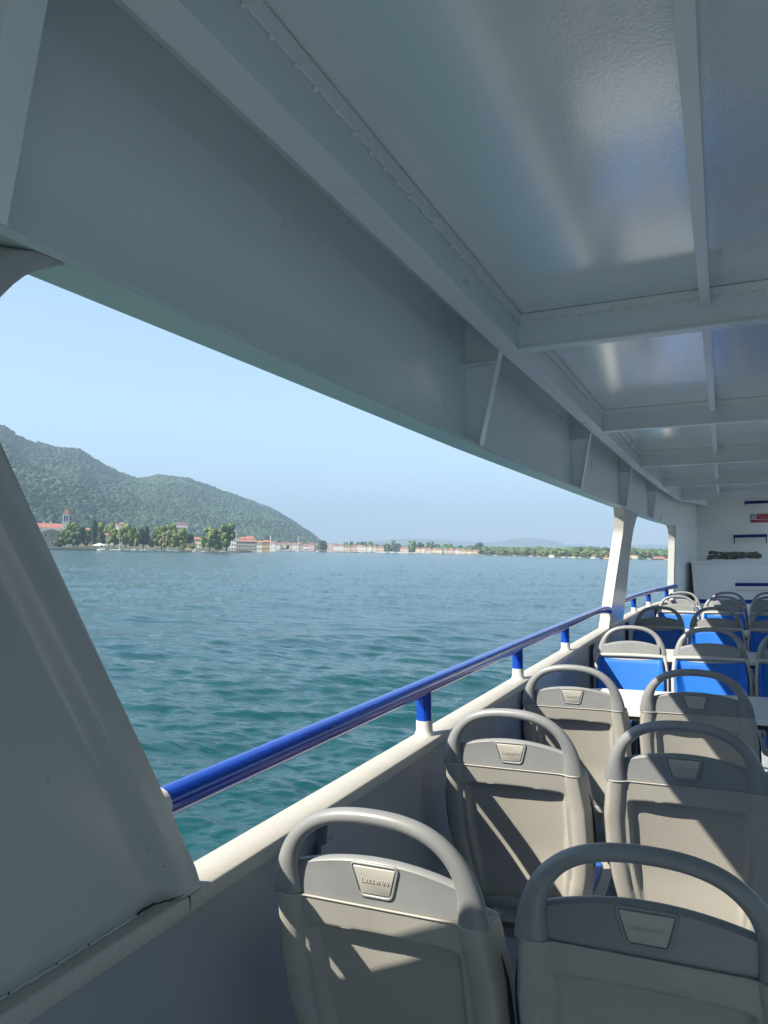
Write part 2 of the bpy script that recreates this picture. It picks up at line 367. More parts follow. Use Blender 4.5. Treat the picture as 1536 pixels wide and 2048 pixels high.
# cabin wall
b = MB(); b.box(-.55, 2 * XM + .55, 12.4, 12.46, FLOOR, .8585); fp('cabin_wall', b, M['wall'])
b = MB(); b.box(-.47, 2 * XM + .47, 12.390, 12.3995, FLOOR, .321); fp('wall_panel', b, M['wall'], bevel=.002)
def grab(x0, x1, y, z, drop, r=.022, body=None, fl=.05):
    b = MB(); b.tube([(x0 - .012, y, z), (x1 + .012, y, z)], r, 14); bar = b.build('grab_bar', M['bluedark'], body, origin=O if body is ferry else (0, 0, 0), angle=60)
    for x in (x0, x1):
        b = MB(); b.tube([(x, y, z), (x, y + .02, z - drop * .5), (x, y + fl, z - drop)], .0075, 8); b.build('bar_bracket', M['bluedark'], bar, origin=O if body is ferry else (0, 0, 0))
grab(.166, .587, 12.33, .273, .107, body=ferry)
grab(.331, 1.3, 12.33, .761, .04, body=ferry)
grab(1.2, 1.7, 12.33, .273, .10, body=ferry)

# ---- locker across the front
LO = (.6, 11.6, FLOOR)
lk = empty('deck_locker', onboat(*LO)); tag(lk, 'long white locker box across the front bulkhead with rope on its lid', 'locker')
def lp(name, mb, m, par=lk, **k): return mb.build(name, m, par, origin=LO, **k)
b = MB()
b.loft([[(-.404, 11.56, z), (2.97, 11.56, z), (2.97, 12.388, z), (-.395, 12.388, z)] if z > -.5 else [(-.380, 11.56, z), (2.95, 11.56, z), (2.95, 12.388, z), (-.372, 12.388, z)] for z in (FLOOR + .002, -.62, -.1135)])
lp('locker_body', b, M['locker'], bevel=.003)
b = MB(); b.box(-.418, 2.985, 11.545, 12.389, -.113, -.082); lp('locker_lid', b, M['locker'], bevel=.004)
b = MB(); b.box(-.39, 2.96, 11.545, 11.5595, -.664, -.610); lp('blue_strip', b, M['blue'], bevel=.002)
b = MB(); b.box(-.39, 2.96, 11.50, 11.5595, -.76, -.6645); lp('lower_ledge', b, M['wall'], bevel=.003)
b = MB(); b.box(.143, 1.9, 11.485, 11.525, -.425, -.381); gb = lp('grab_bar', b, M['bluedark'], bevel=.004)
b = MB(); b.box(.147, 1.896, 11.490, 11.5595, -.469, -.4255); lp('bar_support', b, M['wall'], gb, bevel=.002)

# ---- rope on the locker: a doubled, twisted mooring line
b = MB()
def ropepath():
    pts = []
    for t in np.linspace(PI, PI + 2.45 * 2 * PI, 420):
        k = t / (2 * PI); rx = .345 - .014 * k; ry = .075 - .008 * k
        x = .145 + rx * math.cos(t) + .012 * math.sin(3.1 * t); y = 11.10 + ry * math.sin(t) * (1 + .2 * math.sin(2.1 * t))
        z = -.052 + .028 * k + .006 * math.sin(5 * t + k)
        lift = max(0, (-math.cos(t) - .1)) * (k > 2.0) * .032
        pts.append(Vector((x, y, z + lift)))
    return pts
P = ropepath(); secs = []; s_ = 0
for i, pnt in enumerate(P):
    a = P[max(0, i - 1)]; c = P[min(len(P) - 1, i + 1)]; t = (c - a).normalized(); s_ += (c - a).length / 2
    sx = t.cross(Vector((0, 0, 1))).normalized(); sy = sx.cross(t); ph = s_ * 62
    secs.append([pnt + (sx * math.cos(2 * PI * j / 15) + sy * math.sin(2 * PI * j / 15)) * (.0165 + .0052 * math.cos(3 * (2 * PI * j / 15) + ph)) for j in range(15)])
b.loft(secs)
ro = b.build('mooring_rope', M['rope'], None, origin=(.145, 11.1, -.075)); ro.matrix_world = onboat(.150, 11.90, -.082)
tag(ro, 'coil of thick weathered mooring rope lying on the white locker lid', 'rope')

# ---- red notice on the wall
sg = empty('notice_sign', onboat(.393, 12.386, .529)); tag(sg, 'red and white warning notice with a prohibition pictogram on the front wall', 'sign')
b = MB(); b.box(0, .40, -.006, .010, -.062, .062); b.build('sign_plate', M['signwhite'], sg, bevel=.001)
b = MB(); b.box(.006, .394, -.0075, -.0062, -.056, -.020); b.box(.083, .394, -.0075, -.0062, -.012, .056); b.build('red_field', M['signred'], sg)
b = MB(); b.box(.003, .397, -.0088, -.0076, .0565, .0605); b.box(.003, .0065, -.0088, -.0076, -.0605, .0565); b.box(.003, .397, -.0088, -.0076, -.0605, -.0565); b.build('border_line', M['signblack'], sg)
b = MB(); cx, cz, R = .044, .022, .029
b.tube([(cx + R * math.cos(a), -.0078, cz + R * math.sin(a)) for a in np.linspace(0, 2 * PI, 28)[:-1]], .0028, 6, closed=True, up=(0, 1, 0))
b.tube([(cx - .020, -.0078, cz + .020), (cx + .020, -.0078, cz - .020)], .0028, 6, up=(0, 1, 0))
b.ico((cx, -.0078, cz + .006), .007); b.tube([(cx, -.0078, cz + .004), (cx - .010, -.0078, cz - .012)], .002, 6, up=(0, 1, 0)); b.build('pictogram', M['signblack'], sg)
b = MB()
for (z, runs) in ((.042, ((.105, .165), (.172, .26), (.268, .37))), (.024, ((.105, .16), (.167, .25), (.256, .31), (.318, .38))), (.006, ((.128, .17), (.178, .27), (.28, .34)))):
    for x0, x1 in runs: b.box(x0, x1, -.0086, -.0076, z - .0028, z + .0028)
b.box(.09, .30, -.0086, -.0076, -.041, -.035)
b.build('printed_lines', M['signpale'], sg)

# ================================================================ CHAIRS
ZS = .862
HW = lambda z: ip(z, [.335, .345, .36, .39, .43, .48, .55, .65, .75, .862], [.085, .118, .145, .170, .188, .202, .215, .226, .226, .2125])
RK = .27
def rear_y(x, z, w):
    e = abs(x) / w
    y = RK * (ZS - z)
    t = (abs(x) - (w - .029)) / .029
    if abs(t) < 1: y -= .0150 * math.sqrt(1 - t * t) * sst(.40, .52, z)      # rounded side ridge carrying on from the handle
    y += .042 * max(0., (abs(x) - (w - .020)) / .020) ** 2.2                  # edge turns forward
    pw = .150 - .02 * sst(.7, .45, z)
    inside = sst(pw + .005, pw - .009, abs(x)) * sst(.809, .796, z + .25 * x * x) 
    y += .020 * inside * sst(.42, .62, z)
    y += .010 * inside * (1 - (x / pw) ** 2) if abs(x) < pw else 0
    y += .085 * sst(.46, .335, z) ** 1.5
    return y
chair = empty('seat_proto', Matrix()); chair.name = 'passenger_seat'
zs = frange(.335, ZS, .0055); us = [math.sin(u * PI / 2 * .999) if False else u for u in np.sin(np.linspace(-1, 1, 91) * PI / 2 * .92) / math.sin(PI / 2 * .92)]
b = MB(); rear = [[(u * HW(z), rear_y(u * HW(z), z, HW(z)), z) for u in us] for z in zs]
front = [[(u * HW(z) * .985, rear_y(HW(z), z, HW(z)) + .006 + .006 * (1 - abs(u)), z) for u in us[::6]] for z in zs[::3]]
b.grid(rear)
inset = lambda r: [(p[0], p[1], p[2]) for p in r]
frontb = [[(u * HW(z), rear_y(HW(z), z, HW(z)) + .008, z) for u in us] for z in zs]
nb = MB(); nu, nv = len(zs), len(us)
vs = [p for r in rear for p in r] + [p for r in frontb for p in r]
fs = []; G = nu * nv
for i in range(nu - 1):
    for j in range(nv - 1):
        q = (i * nv + j, i * nv + j + 1, (i + 1) * nv + j + 1, (i + 1) * nv + j)
        fs.append(q); fs.append(tuple(G + k for k in q[::-1]))
for i in range(nu - 1):
    for j, fl in ((0, 0), (nv - 1, 1)):
        q = (i * nv + j, (i + 1) * nv + j, G + (i + 1) * nv + j, G + i * nv + j); fs.append(q if not fl else q[::-1])
for j in range(nv - 1):
    fs.append((j + 1, j, G + j, G + j + 1)); i = (nu - 1) * nv; fs.append((i + j, i + j + 1, G + i + j + 1, G + i + j))
nb.add(vs, fs)
# material split: ribbed field in the recess
mi = []
for f in nb.f:
    c = np.mean([nb.v[k] for k in f], axis=0)
    mi.append(1 if (f[0] < G and abs(c[0]) < .143 and .44 < c[2] < .794) else 0)
nb.mi = mi
nb.build('back_shell', [M['shell'], M['ribbed']], chair, angle=50)
# seam lip
b = MB(); b.tube([(x, rear_y(x, ZS - .004, .2125) - .0012, ZS - .001) for x in np.linspace(-.208, .208, 41)], .0022, 6); b.build('seam_lip', M['shell'], chair, angle=70)
# hoop
hp = [(.1835, .8615, .0290, .0178), (.1825, .88, .0272, .0178), (.180, .905, .0240, .0175), (.1745, .930, .0205, .0175), (.166, .952, .0182, .0168), (.153, .973, .0165, .0162), (.136, .991, .0153, .0158),
      (.115, 1.006, .0146, .0155), (.09, 1.017, .0142, .0152), (.06, 1.0245, .0140, .015), (.03, 1.028, .0140, .015), (0, 1.029, .0140, .015)]
hy = lambda z: -.155 * (z - ZS) + .0035
full = hp + [(-x, z, a, c) for x, z, a, c in hp[-2::-1]]
# smooth resample
tt = np.linspace(0, len(full) - 1, 85); arr = np.array(full)
def cr(a, t):
    i = int(min(max(math.floor(t), 0), len(a) - 2)); u = t - i
    p0, p1, p2_, p3 = a[max(i - 1, 0)], a[i], a[i + 1], a[min(i + 2, len(a) - 1)]
    return .5 * ((2 * p1) + (-p0 + p2_) * u + (2 * p0 - 5 * p1 + 4 * p2_ - p3) * u * u + (-p0 + 3 * p1 - 3 * p2_ + p3) * u ** 3)
rs = [cr(arr, t) for t in tt]
b = MB(); b.tube([(r[0], hy(r[1]), r[1]) for r in rs], [r[2] for r in rs], 16, up=(0, 1, 0), ry=[r[3] for r in rs]); hoop = b.build('handle', M['cap'], chair, angle=60)
# top cap
ztop = lambda x: .948 - .95 * x * x - .0 * abs(x)
cy = lambda z: -.10 * (z - ZS) + .004
secs = []
for x in np.linspace(-.172, .172, 49):
    zt = ztop(x); r = []
    for z in frange(ZS + .001, zt - .010, (zt - .010 - ZS) / 5 + 1e-6): r.append((x, cy(z), z))
    for a in (20, 45, 70, 90, 110, 135, 160): r.append((x, cy(zt) + .012 - .0125 * math.cos(math.radians(a)), zt - .010 + .010 * math.sin(math.radians(a))))
    r += [(x, .030, zt - .012), (x, .038, ZS + .001)]
    secs.append(r)
b = MB(); b.loft(secs); b.build('top_cap', M['cap'], chair, angle=45)
# badge
def ctr(hw_t, hw_b, zt, zb, r, y0=0.):
    c = [(-hw_b, zb), (hw_b, zb), (hw_t, zt), (-hw_t, zt)]; out = []
    for i in range(4):
        p0, p1, p2_ = map(Vector, (c[i - 1], c[i], c[(i + 1) % 4]))
        a = p1 + (p0 - p1).normalized() * r; d = p1 + (p2_ - p1).normalized() * r
        for t in np.linspace(0, 1, 6): out.append(tuple(a * (1 - t) ** 2 + p1 * 2 * t * (1 - t) + d * t * t))
    return [(x, cy(z) + y0, z) for x, z in out]
b = MB(); b.tube(ctr(.0475, .0315, .9385, .8800, .010, -.0005), .0032, 8, closed=True, up=(0, 1, 0)); badge = b.build('badge', M['cap'], chair, angle=70)
b = MB(); b.loft([ctr(.0425, .0275, .9340, .8848, .003, .002), ctr(.0425, .0275, .9340, .8848, .003, -.0022), ctr(.0412, .0264, .9328, .8860, .003, -.0032)]); b.build('badge_plate', M['badge'], badge)
cu = bpy.data.curves.new('lettering', 'FONT'); cu.body = 'Lazzerini'; cu.size = .0158; cu.align_x = 'CENTER'; cu.align_y = 'CENTER'; cu.extrude = .0006; cu.shear = .3; cu.resolution_u = 3
tmp = bpy.data.objects.new('tmp', cu); COL.objects.link(tmp); dg = bpy.context.evaluated_depsgraph_get()
me = bpy.data.meshes.new_from_object(tmp.evaluated_get(dg)); bpy.data.objects.remove(tmp)
me.transform(Matrix.Translation((0, cy(.911) - .0036, .911)) @ Matrix.Rotation(PI / 2 - .1, 4, 'X') @ Matrix.Scale(1.0, 4)); me.materials.append(M['badge'])
lt = bpy.data.objects.new('lettering', me); COL.objects.link(lt); lt.parent = badge
# side slots: dark strips stand in for the shade in the gap
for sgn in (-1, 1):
    b = MB(); b.tube([(sgn * (HW(z) * .992), rear_y(HW(z), z, HW(z)) - .012, z) for z in frange(.56, .80, .012)], [.0005 + .006 * math.sin(PI * (z - .55) / .26) for z in frange(.56, .80, .012)], 8); b.build('slot_shade', M['slot'], chair)
# front frame (rounded rim) and blue pad
FY = lambda z: RK * (ZS - z) + .045
rim = []
for z in frange(.44, ZS - .006, .02): rim.append((-(HW(z) - .011), FY(z) + .012, z))
top = [(x, FY(ZS) + .014, ZS - .004 + .004 * (1 - (x / .2) ** 2)) for x in np.linspace(-.185, .185, 15)]
rr = rim + top + [(-x, y, z) for x, y, z in rim[::-1]]
b = MB(); b.tube(rr, .0120, 10, up=(0, 1, 0), ry=.012); b.build('back_rim', M['rim'], chair, angle=70)
def pad(x, z):
    w = HW(z) - .022; e = abs(x) / w
    y = FY(z) + .016 - .006 * math.cos(e * PI / 2)
    bi = w - .022 - .085 * (ZS - .03 - z) / .38
    y += .040 * min(1, max(0, (abs(x) - bi) / max(.012, (w - bi) * .75)))
    y -= .016 * sst(.96, 1., e)
    y -= .010 * sst(.822, .842, z)
    return y
b = MB(); P = [[(u * (HW(z) - .022), pad(u * (HW(z) - .022), z), z) for u in np.linspace(-1, 1, 61)] for z in frange(.44, .842, .01)]
b.grid([r[::-1] for r in P]); Pb = [[(p[0], FY(p[2]) - .004, p[2]) for p in r] for r in P]
b.grid(Pb); b.loft([[P[0][i], Pb[0][i]] for i in range(61)], closed=False); b.loft([[P[-1][i], Pb[-1][i]] for i in range(61)], closed=False)
b.loft([[r[0], q[0]] for r, q in zip(P, Pb)], closed=False); b.loft([[r[-1], q[-1]] for r, q in zip(P, Pb)], closed=False)
b.build('back_pad', M['blue_pad'], chair, angle=24)
# seat pan and pad
def super_(a, c, n, k, cx, cyy, z): return [(cx + a * math.copysign(abs(math.cos(t)) ** (2 / k), math.cos(t)), cyy + c * math.copysign(abs(math.sin(t)) ** (2 / k), math.sin(t)), z) for t in np.linspace(0, 2 * PI, n + 1)[:-1]]
b = MB(); b.loft([super_(.17, .18, 40, 4, 0, .345, .385), super_(.215, .215, 40, 4, 0, .345, .405), super_(.222, .222, 40, 4, 0, .345, .425), super_(.218, .218, 40, 4, 0, .345, .437)]); b.build('seat_pan', M['shell'], chair)
b = MB(); b.loft([super_(.19, .195, 40, 4, 0, .345, .4375), super_(.19, .195, 40, 4, 0, .345, .446), super_(.172, .178, 40, 4, 0, .345, .450), super_(.10, .11, 40, 3, 0, .345, .438)]); b.build('seat_pad', M['blue_pad'], chair)
for sx in (-.14, .14):
    b = MB(); b.tube([(sx, .20, .385), (sx, .26, .30), (sx, .32, .02), (sx, .20, .012), (sx, .46, .012)], .014, 8); b.build('leg', M['steel'], chair)
b = MB(); b.box(-.155, .155, .27, .31, .24, .27); b.build('crossbar', M['steel'], chair)

cols = [-.597, -.118, .365]
seats = []
def seat(x, y, rz, label, group):
    seats.append((x, y, rz, label, group))
g1, g2 = 'grey backed ferry seats facing forward', 'blue fronted ferry seats facing the camera'
seat(-.594, 1.29, 0, 'grey backed seat nearest the camera beside the gunwale, only partly sunlit', g1)
seat(-.128, 1.29, 0, 'large fully shaded grey backed seat at the bottom right corner', g1)
seat(-.597, 2.27, 0, 'second grey backed seat along the gunwale, with slanting sun streaks', g1)
seat(-.116, 2.27, 0, 'second row grey backed seat by the aisle, shade over its top cap', g1)
seat(-.594, 3.27, 0, 'third row grey backed seat beside the gunwale, before the first white table', g1)
seat(-.118, 3.30, 0, 'third row grey backed seat by the aisle, half shaded, before the first table', g1)
rows = [(5.13, (-.555, -.090, .375), 'behind the first white table', ('sunlit blue seat {r} next to the gunwale, crossed by slanting shadow', 'middle blue seat {r}, right half in shade', 'blue seat {r} cut by the right edge')),
        (7.20, (-.535, -.073, .39), 'behind the second table', ('fully shaded blue seat {r}, near the wide pillar', 'blue seat {r} in the middle column, sun only on its left', 'shaded blue seat {r} at the right edge')),
        (9.20, (-.485, -.012, .455), 'in the second row from the locker', ('pale sunlit blue seat {r} beside the gunwale', 'middle blue seat {r}, half in sun', 'shaded blue seat {r} at the right edge')),
        (10.22, (-.480, .035, .50), 'in the row right against the locker', ('sunlit seat {r} closest to the front post', 'middle seat {r} with a shaded handle', 'shaded seat {r} at the right edge'))]
for Y, xs, r, labs in rows:
    for x, l in zip(xs, labs): seat(x, Y + .04, PI, l.format(r=r), g2)
for i, (x, y, rz, label, group) in enumerate(seats):
    o = chair if i == 0 else copy_tree(chair)
    o.matrix_world = onboat(x, y, FLOOR, rz); tag(o, label, 'seat', group)

# ---- tables
def table(y0, y1, x0, x1, label, first=None):
    cx, cy_ = (x0 + x1) / 2, (y0 + y1) / 2
    t = empty('deck_table', onboat(cx, cy_, FLOOR)); tag(t, label, 'table', 'white tables between facing seats')
    a, c = (x1 - x0) / 2, (y1 - y0) / 2
    def rr_(e, z): return super_(a - e, c - e, 64, 14, 0, 0, z)
    b = MB(); b.loft([rr_(.001, .712), rr_(.0, .716), rr_(0, .733), rr_(.003, .737)]); b.build('tabletop', M['table'], t, angle=30)
    b = MB(); b.loft([rr_(.012, .690), rr_(.010, .7118)]); b.build('table_edge', M['tedge'], t)
    for x in (-a * .6, a * .6):
        b = MB(); b.tube([(x, 0, .69), (x, 0, .02)], .03, 14, up=(0, 1, 0)); b.tube([(x, 0, .02), (x, 0, .001)], [.12, .13], 20, up=(0, 1, 0)); b.build('leg', M['steel'], t)
table(3.93, 4.56, -.72, .70, 'white table nearest the camera, between grey backed and blue seats')
table(6.02, 6.62, -.72, .70, 'second white table, behind the first row of blue seats')
table(8.02, 8.50, -.70, .70, 'farthest white table, seen through the gap between blue seats')

# ================================================================ WATER
def water():
    a0, a1 = math.radians(-62), math.radians(14)
    A = np.concatenate([np.linspace(a0, a1, 900), np.linspace(a1, a0 + 2 * PI, 120)[1:-1]])
    pmax, pmin = 1.1, H / 16000
    k = np.linspace(0, 1, 760); p = pmin + (pmax - pmin) * (1 - k) ** 1.35
    R = H / p
    dR = np.gradient(R)
    rr, aa = np.meshgrid(R, A, indexing='ij'); dd = np.repeat(dR[:, None], len(A), 1)
    X = rr * np.sin(aa); Y = rr * np.cos(aa); Z = np.zeros_like(X); UN = np.zeros(len(R))
    g = np.random.default_rng(5)
    main = math.radians(-27)
    n = 150
    lam = np.exp(g.uniform(math.log(.22), math.log(6), n)); th = main + g.normal(0, .52, n)
    nl_ = 30; lam[:nl_] = np.exp(g.uniform(math.log(5), math.log(24), nl_)); th[:nl_] = main + g.normal(0, .45, nl_); ph = g.uniform(0, 2 * PI, n)
    slope = .031 * np.where(lam > 5, .30, np.where(lam > 2.0, .5, 1.)) * g.uniform(.6, 1.2, n)
    # gentle patchiness so that the sea is not uniform
    patch = 1 + .35 * np.sin(X / 23 + 1.3 * np.sin(Y / 31)) * np.cos(Y / 17 + .8 * np.sin(X / 41))
    for L_, t_, f_, s_ in zip(lam, th, ph, slope):
        w = np.clip(2.2 - 4.2 * dd / L_, 0, 1); UN += (1 - w[:, 0]) / n
        rowmask = w[:, 0] > 0
        if not rowmask.any(): continue
        kx, ky = 2 * PI / L_ * math.sin(t_), 2 * PI / L_ * math.cos(t_)
        ph_ = kx * X[rowmask] + ky * Y[rowmask] + f_
        s = np.sin(ph_); Z[rowmask] += w[rowmask] * (s_ * L_ / (2 * PI)) * (s + .28 * np.sin(2 * ph_ + PI / 2)) * patch[rowmask] ** .8
    # far out the wavelets are as small as a grid cell: keep their unevenness as seeded heights
    q = g.normal(0, 1, X.shape); q = (q + np.roll(q, 1, 1) + np.roll(q, 2, 1) + .6 * np.roll(q, 3, 1)) / 1.83
    Z += q * .028 * np.clip(dd, 0, 4.) * np.clip((dd - .35) / .6, 0, 1)
    nr, na_ = X.shape
    V = np.stack([X, Y, Z], -1).reshape(-1, 3)
    V = np.vstack([V, [[0, 0, 0]]])
    i = np.arange(nr - 1)[:, None] * na_; j = np.arange(na_)[None]; j2 = (j + 1) % na_
    Q = np.stack([i + j, i + na_ + j, i + na_ + j2, i + j2], -1).reshape(-1, 4)
    T = np.stack([np.full(na_, nr * na_), np.arange(na_), (np.arange(na_) + 1) % na_], -1)
    me = bpy.data.meshes.new('lake_water')
    me.vertices.add(len(V)); me.vertices.foreach_set('co', V.astype(np.float32).ravel())
    nl = Q.size + T.size; me.loops.add(nl); me.loops.foreach_set('vertex_index', np.concatenate([Q.ravel(), T.ravel()]).astype(np.int32))
    me.polygons.add(len(Q) + len(T))
    st = np.concatenate([np.arange(len(Q)) * 4, Q.size + np.arange(len(T)) * 3]).astype(np.int32)
    me.polygons.foreach_set('loop_start', st)
    me.update(calc_edges=True); me.polygons.foreach_set('use_smooth', np.ones(len(Q) + len(T), bool))
    m, nt, bs = nodes('lake_water'); L = nt.links
    bs.inputs['Base Color'].default_value = (.002, .042, .043, 1); bs.inputs['Roughness'].default_value = .07
    bs.inputs['IOR'].default_value = 1.42; bs.inputs['Specular IOR Level'].default_value = .5
    geo = N(nt, 'ShaderNodeNewGeometry')
    mp = N(nt, 'ShaderNodeMapping'); mp.inputs['Rotation'].default_value = (0, 0, -main); mp.inputs['Scale'].default_value = (.42, 1.35, 1.)
    L.new(geo.outputs['Position'], mp.inputs['Vector'])
    n1 = N(nt, 'ShaderNodeTexNoise', Scale=7.5, Detail=5., Roughness=.6); n2 = N(nt, 'ShaderNodeTexNoise', Scale=1.1, Detail=3., Roughness=.5)
    L.new(mp.outputs[0], n1.inputs['Vector']); L.new(mp.outputs[0], n2.inputs['Vector'])
    b1 = N(nt, 'ShaderNodeBump', Strength=.5, Distance=.045); b2 = N(nt, 'ShaderNodeBump', Strength=.5, Distance=.22)
    L.new(n1.outputs['Fac'], b1.inputs['Height']); L.new(n2.outputs['Fac'], b2.inputs['Height']); n3 = N(nt, 'ShaderNodeTexNoise', Scale=.38, Detail=3., Roughness=.6); L.new(mp.outputs[0], n3.inputs['Vector']); b3 = N(nt, 'ShaderNodeBump', Strength=.5, Distance=.42); L.new(n3.outputs['Fac'], b3.inputs['Height']); L.new(b3.outputs[0], b2.inputs['Normal']); L.new(b2.outputs[0], b1.inputs['Normal']); L.new(b1.outputs[0], bs.inputs['Normal'])
    me.materials.append(m)
    at = me.attributes.new('fine_ripples', 'FLOAT', 'POINT'); at.data.foreach_set('value', np.concatenate([np.repeat(UN, na_), [0.]]).astype(np.float32))
    an = N(nt, 'ShaderNodeAttribute', attribute_name='fine_ripples'); mr = N(nt, 'ShaderNodeMapRange'); mr.inputs['To Min'].default_value = .04; mr.inputs['To Max'].default_value = .15
    L.new(an.outputs['Fac'], mr.inputs['Value']); L.new(mr.outputs[0], bs.inputs['Roughness'])
    o = bpy.data.objects.new('water', me); COL.objects.link(o); tag(o, 'rippled teal and blue lake water', kind='structure')
water()

# ================================================================ FAR SHORE
def fmat(name, col, rough=.8, var=.0, vscale=.3): return mat(name, col, rough, .2, var=var, vscale=vscale)
SHX = [-1500, -200, 480, 500, 530, 600, 800, 1000, 1200, 1340, 1600, 3000]
SHD = [600, 640, 660, 790, 1230, 1290, 1540, 1260, 990, 1120, 1150, 1400]
shore = lambda px: ip(px, SHX, SHD)
M['earth'] = fmat('shore_earth', (.075, .085, .045), .9, .35, .02)
M['quay'] = fmat('quay_stone', (.20, .19, .17), .9, .2, .3)
b = MB(); secs = []
for px in frange(-1500, 3000, 10):
    D = shore(px); secs.append([W(px, D, -.6), W(px, D, .9), W(px, D + 4, 1.15), W(px, D + 60, 1.6), W(px, D + 400, 5.), W(px, 3200, 14.), W(px, 12000, 30.)])
b.loft(secs, closed=False); o = b.build('shore_land', M['earth'], angle=30); tag(o, 'low green shore beyond the lake', kind='structure')
b = MB(); secs = []
for px in list(range(-300, 520, 12)):
    D = shore(px) - 1.2; secs.append([W(px, D, -.5), W(px, D, 1.25), W(px, D + 5, 1.3), W(px, D + 5, .3)])
b.loft(secs); o = b.build('quay_wall', M['quay'], smooth=False); tag(o, 'low stone quay wall edging the near shore under the trees', 'quay wall')

# mountain
M['forest_floor'] = fmat('mountain_forest_floor', (.028, .048, .024), .95, .3, .01)
RX_ = [-1500, -900, -400, -150, 0, 30, 50, 100, 150, 190, 240, 270, 285, 310, 370, 420, 480, 540, 580, 620, 640, 652, 670]
RY_ = [700, 640, 700, 800, 859, 878, 886, 897, 903, 927, 951, 961, 959, 953, 959, 977, 998, 1020, 1042, 1068, 1085, 1097, 1110]
def md0(px): return ip(px, [-1500, 0, 500, 670], [1000, 1050, 1650, 2000])
def mgeom(px, t):
    D0 = md0(px); Dr = D0 + 1250; hr = max(0., zat(px, ip(px, RX_, RY_), Dr) - 3.)
    D = D0 + 1250 * t
    if t <= 1: hh = hr * (.16 * t + .84 * sst(-.25, 1.08, t) ** 1.6 if t > 0 else 0) ; hh = hr * min(1, (t ** .85) * (.78 + .22 * t))
    else: hh = hr * max(0, 1 - (t - 1) * 1.6)
    q = W(px, D, 0.)
    nz = noise.noise(Vector((q.x * .004, q.y * .004, 3.))) * 38 + noise.noise(Vector((q.x * .013, q.y * .013, 9.))) * 13
    hh += nz * min(1, hr / 90) * (4 * t * (1 - t) if t < 1 else 0) * .9
    q.z = 5 + max(0, hh); return q
b = MB(); b.loft([[mgeom(px, t) for t in frange(0, 1.6, .025)] for px in frange(-1500, 670, 7)], closed=False); mt = b.build('mountain', M['forest_floor'], angle=80); tag(mt, 'wooded mountain sloping down to the lake shore', kind='structure')
# forest canopy on the mountain: uncountable
def leafmat(name, col, var=.35, vscale=.02, v2=.5):
    m, nt, bs = nodes(name); L = nt.links
    geo = N(nt, 'ShaderNodeNewGeometry')
    n = N(nt, 'ShaderNodeTexNoise', Scale=vscale, Detail=4.); L.new(geo.outputs['Position'], n.inputs['Vector'])
    r = N(nt, 'ShaderNodeMapRange'); r.inputs['From Min'].default_value = .3; r.inputs['From Max'].default_value = .7; r.inputs['To Min'].default_value = 1 - var; r.inputs['To Max'].default_value = 1 + var
    L.new(n.outputs['Fac'], r.inputs['Value'])
    r2 = N(nt, 'ShaderNodeMapRange'); r2.inputs['To Min'].default_value = 1 - v2; r2.inputs['To Max'].default_value = 1 + v2
    L.new(geo.outputs['Random Per Island'], r2.inputs['Value'])
    mu = N(nt, 'ShaderNodeMath', operation='MULTIPLY'); L.new(r.outputs[0], mu.inputs[0]); L.new(r2.outputs[0], mu.inputs[1])
    s = N(nt, 'ShaderNodeVectorMath', operation='SCALE'); s.inputs[0].default_value = col; L.new(mu.outputs[0], s.inputs['Scale']); L.new(s.outputs[0], bs.inputs['Base Color'])
    bs.inputs['Roughness'].default_value = .75; bs.inputs['Specular IOR Level'].default_value = .15
    return m
def blobs(name, centers, radii, squash, m, seed=3):
    """many small rounded crowns in one mesh"""
    t = (1 + 5 ** .5) / 2
    base = np.array([(-1, t, 0), (1, t, 0), (-1, -t, 0), (1, -t, 0), (0, -1, t), (0, 1, t), (0, -1, -t), (0, 1, -t), (t, 0, -1), (t, 0, 1), (-t, 0, -1), (-t, 0, 1)]) / math.hypot(1, t)
    fs = np.array([(0, 11, 5), (0, 5, 1), (0, 1, 7), (0, 7, 10), (0, 10, 11), (1, 5, 9), (5, 11, 4), (11, 10, 2), (10, 7, 6), (7, 1, 8), (3, 9, 4), (3, 4, 2), (3, 2, 6), (3, 6, 8), (3, 8, 9), (4, 9, 5), (2, 4, 11), (6, 2, 10), (8, 6, 7), (9, 8, 1)])
    g = np.random.default_rng(seed); n = len(centers); C = np.array(centers); R = np.array(radii)
    V = np.repeat(base[None], n, 0) * (1 + g.uniform(-.28, .28, (n, 12, 1)))
    a = g.uniform(0, 2 * PI, n); ca, sa = np.cos(a)[:, None], np.sin(a)[:, None]
    x = V[..., 0] * ca - V[..., 1] * sa; y = V[..., 0] * sa + V[..., 1] * ca
    V = np.stack([x, y, V[..., 2] * squash], -1) * R[:, None, None] + C[:, None]
    Fc = (fs[None] + (np.arange(n) * 12)[:, None, None]).reshape(-1, 3)
    me = bpy.data.meshes.new(name); me.vertices.add(n * 12); me.vertices.foreach_set('co', V.astype(np.float32).ravel())
    me.loops.add(Fc.size); me.loops.foreach_set('vertex_index', Fc.astype(np.int32).ravel()); me.polygons.add(len(Fc))
    me.polygons.foreach_set('loop_start', (np.arange(len(Fc)) * 3).astype(np.int32)); me.update(calc_edges=True)
    me.materials.append(m); o = bpy.data.objects.new(name, me); COL.objects.link(o); return o
cs, rd = [], []
g = np.random.default_rng(21)
for _ in range(44000):
    px = g.uniform(-420, 655); t = g.uniform(.0, 1.04) ** .9
    q = mgeom(px, t); hr = zat(px, ip(px, RX_, RY_), 2300)
    if q.z < 8: continue
    r = g.uniform(3.6, 7.6) * (1.25 if g.random() < .1 else 1)
    cs.append((q.x, q.y, q.z + r * .35)); rd.append(r)
M['canopy'] = leafmat('mountain_canopy', (.034, .066, .034), .30, .006, .32)
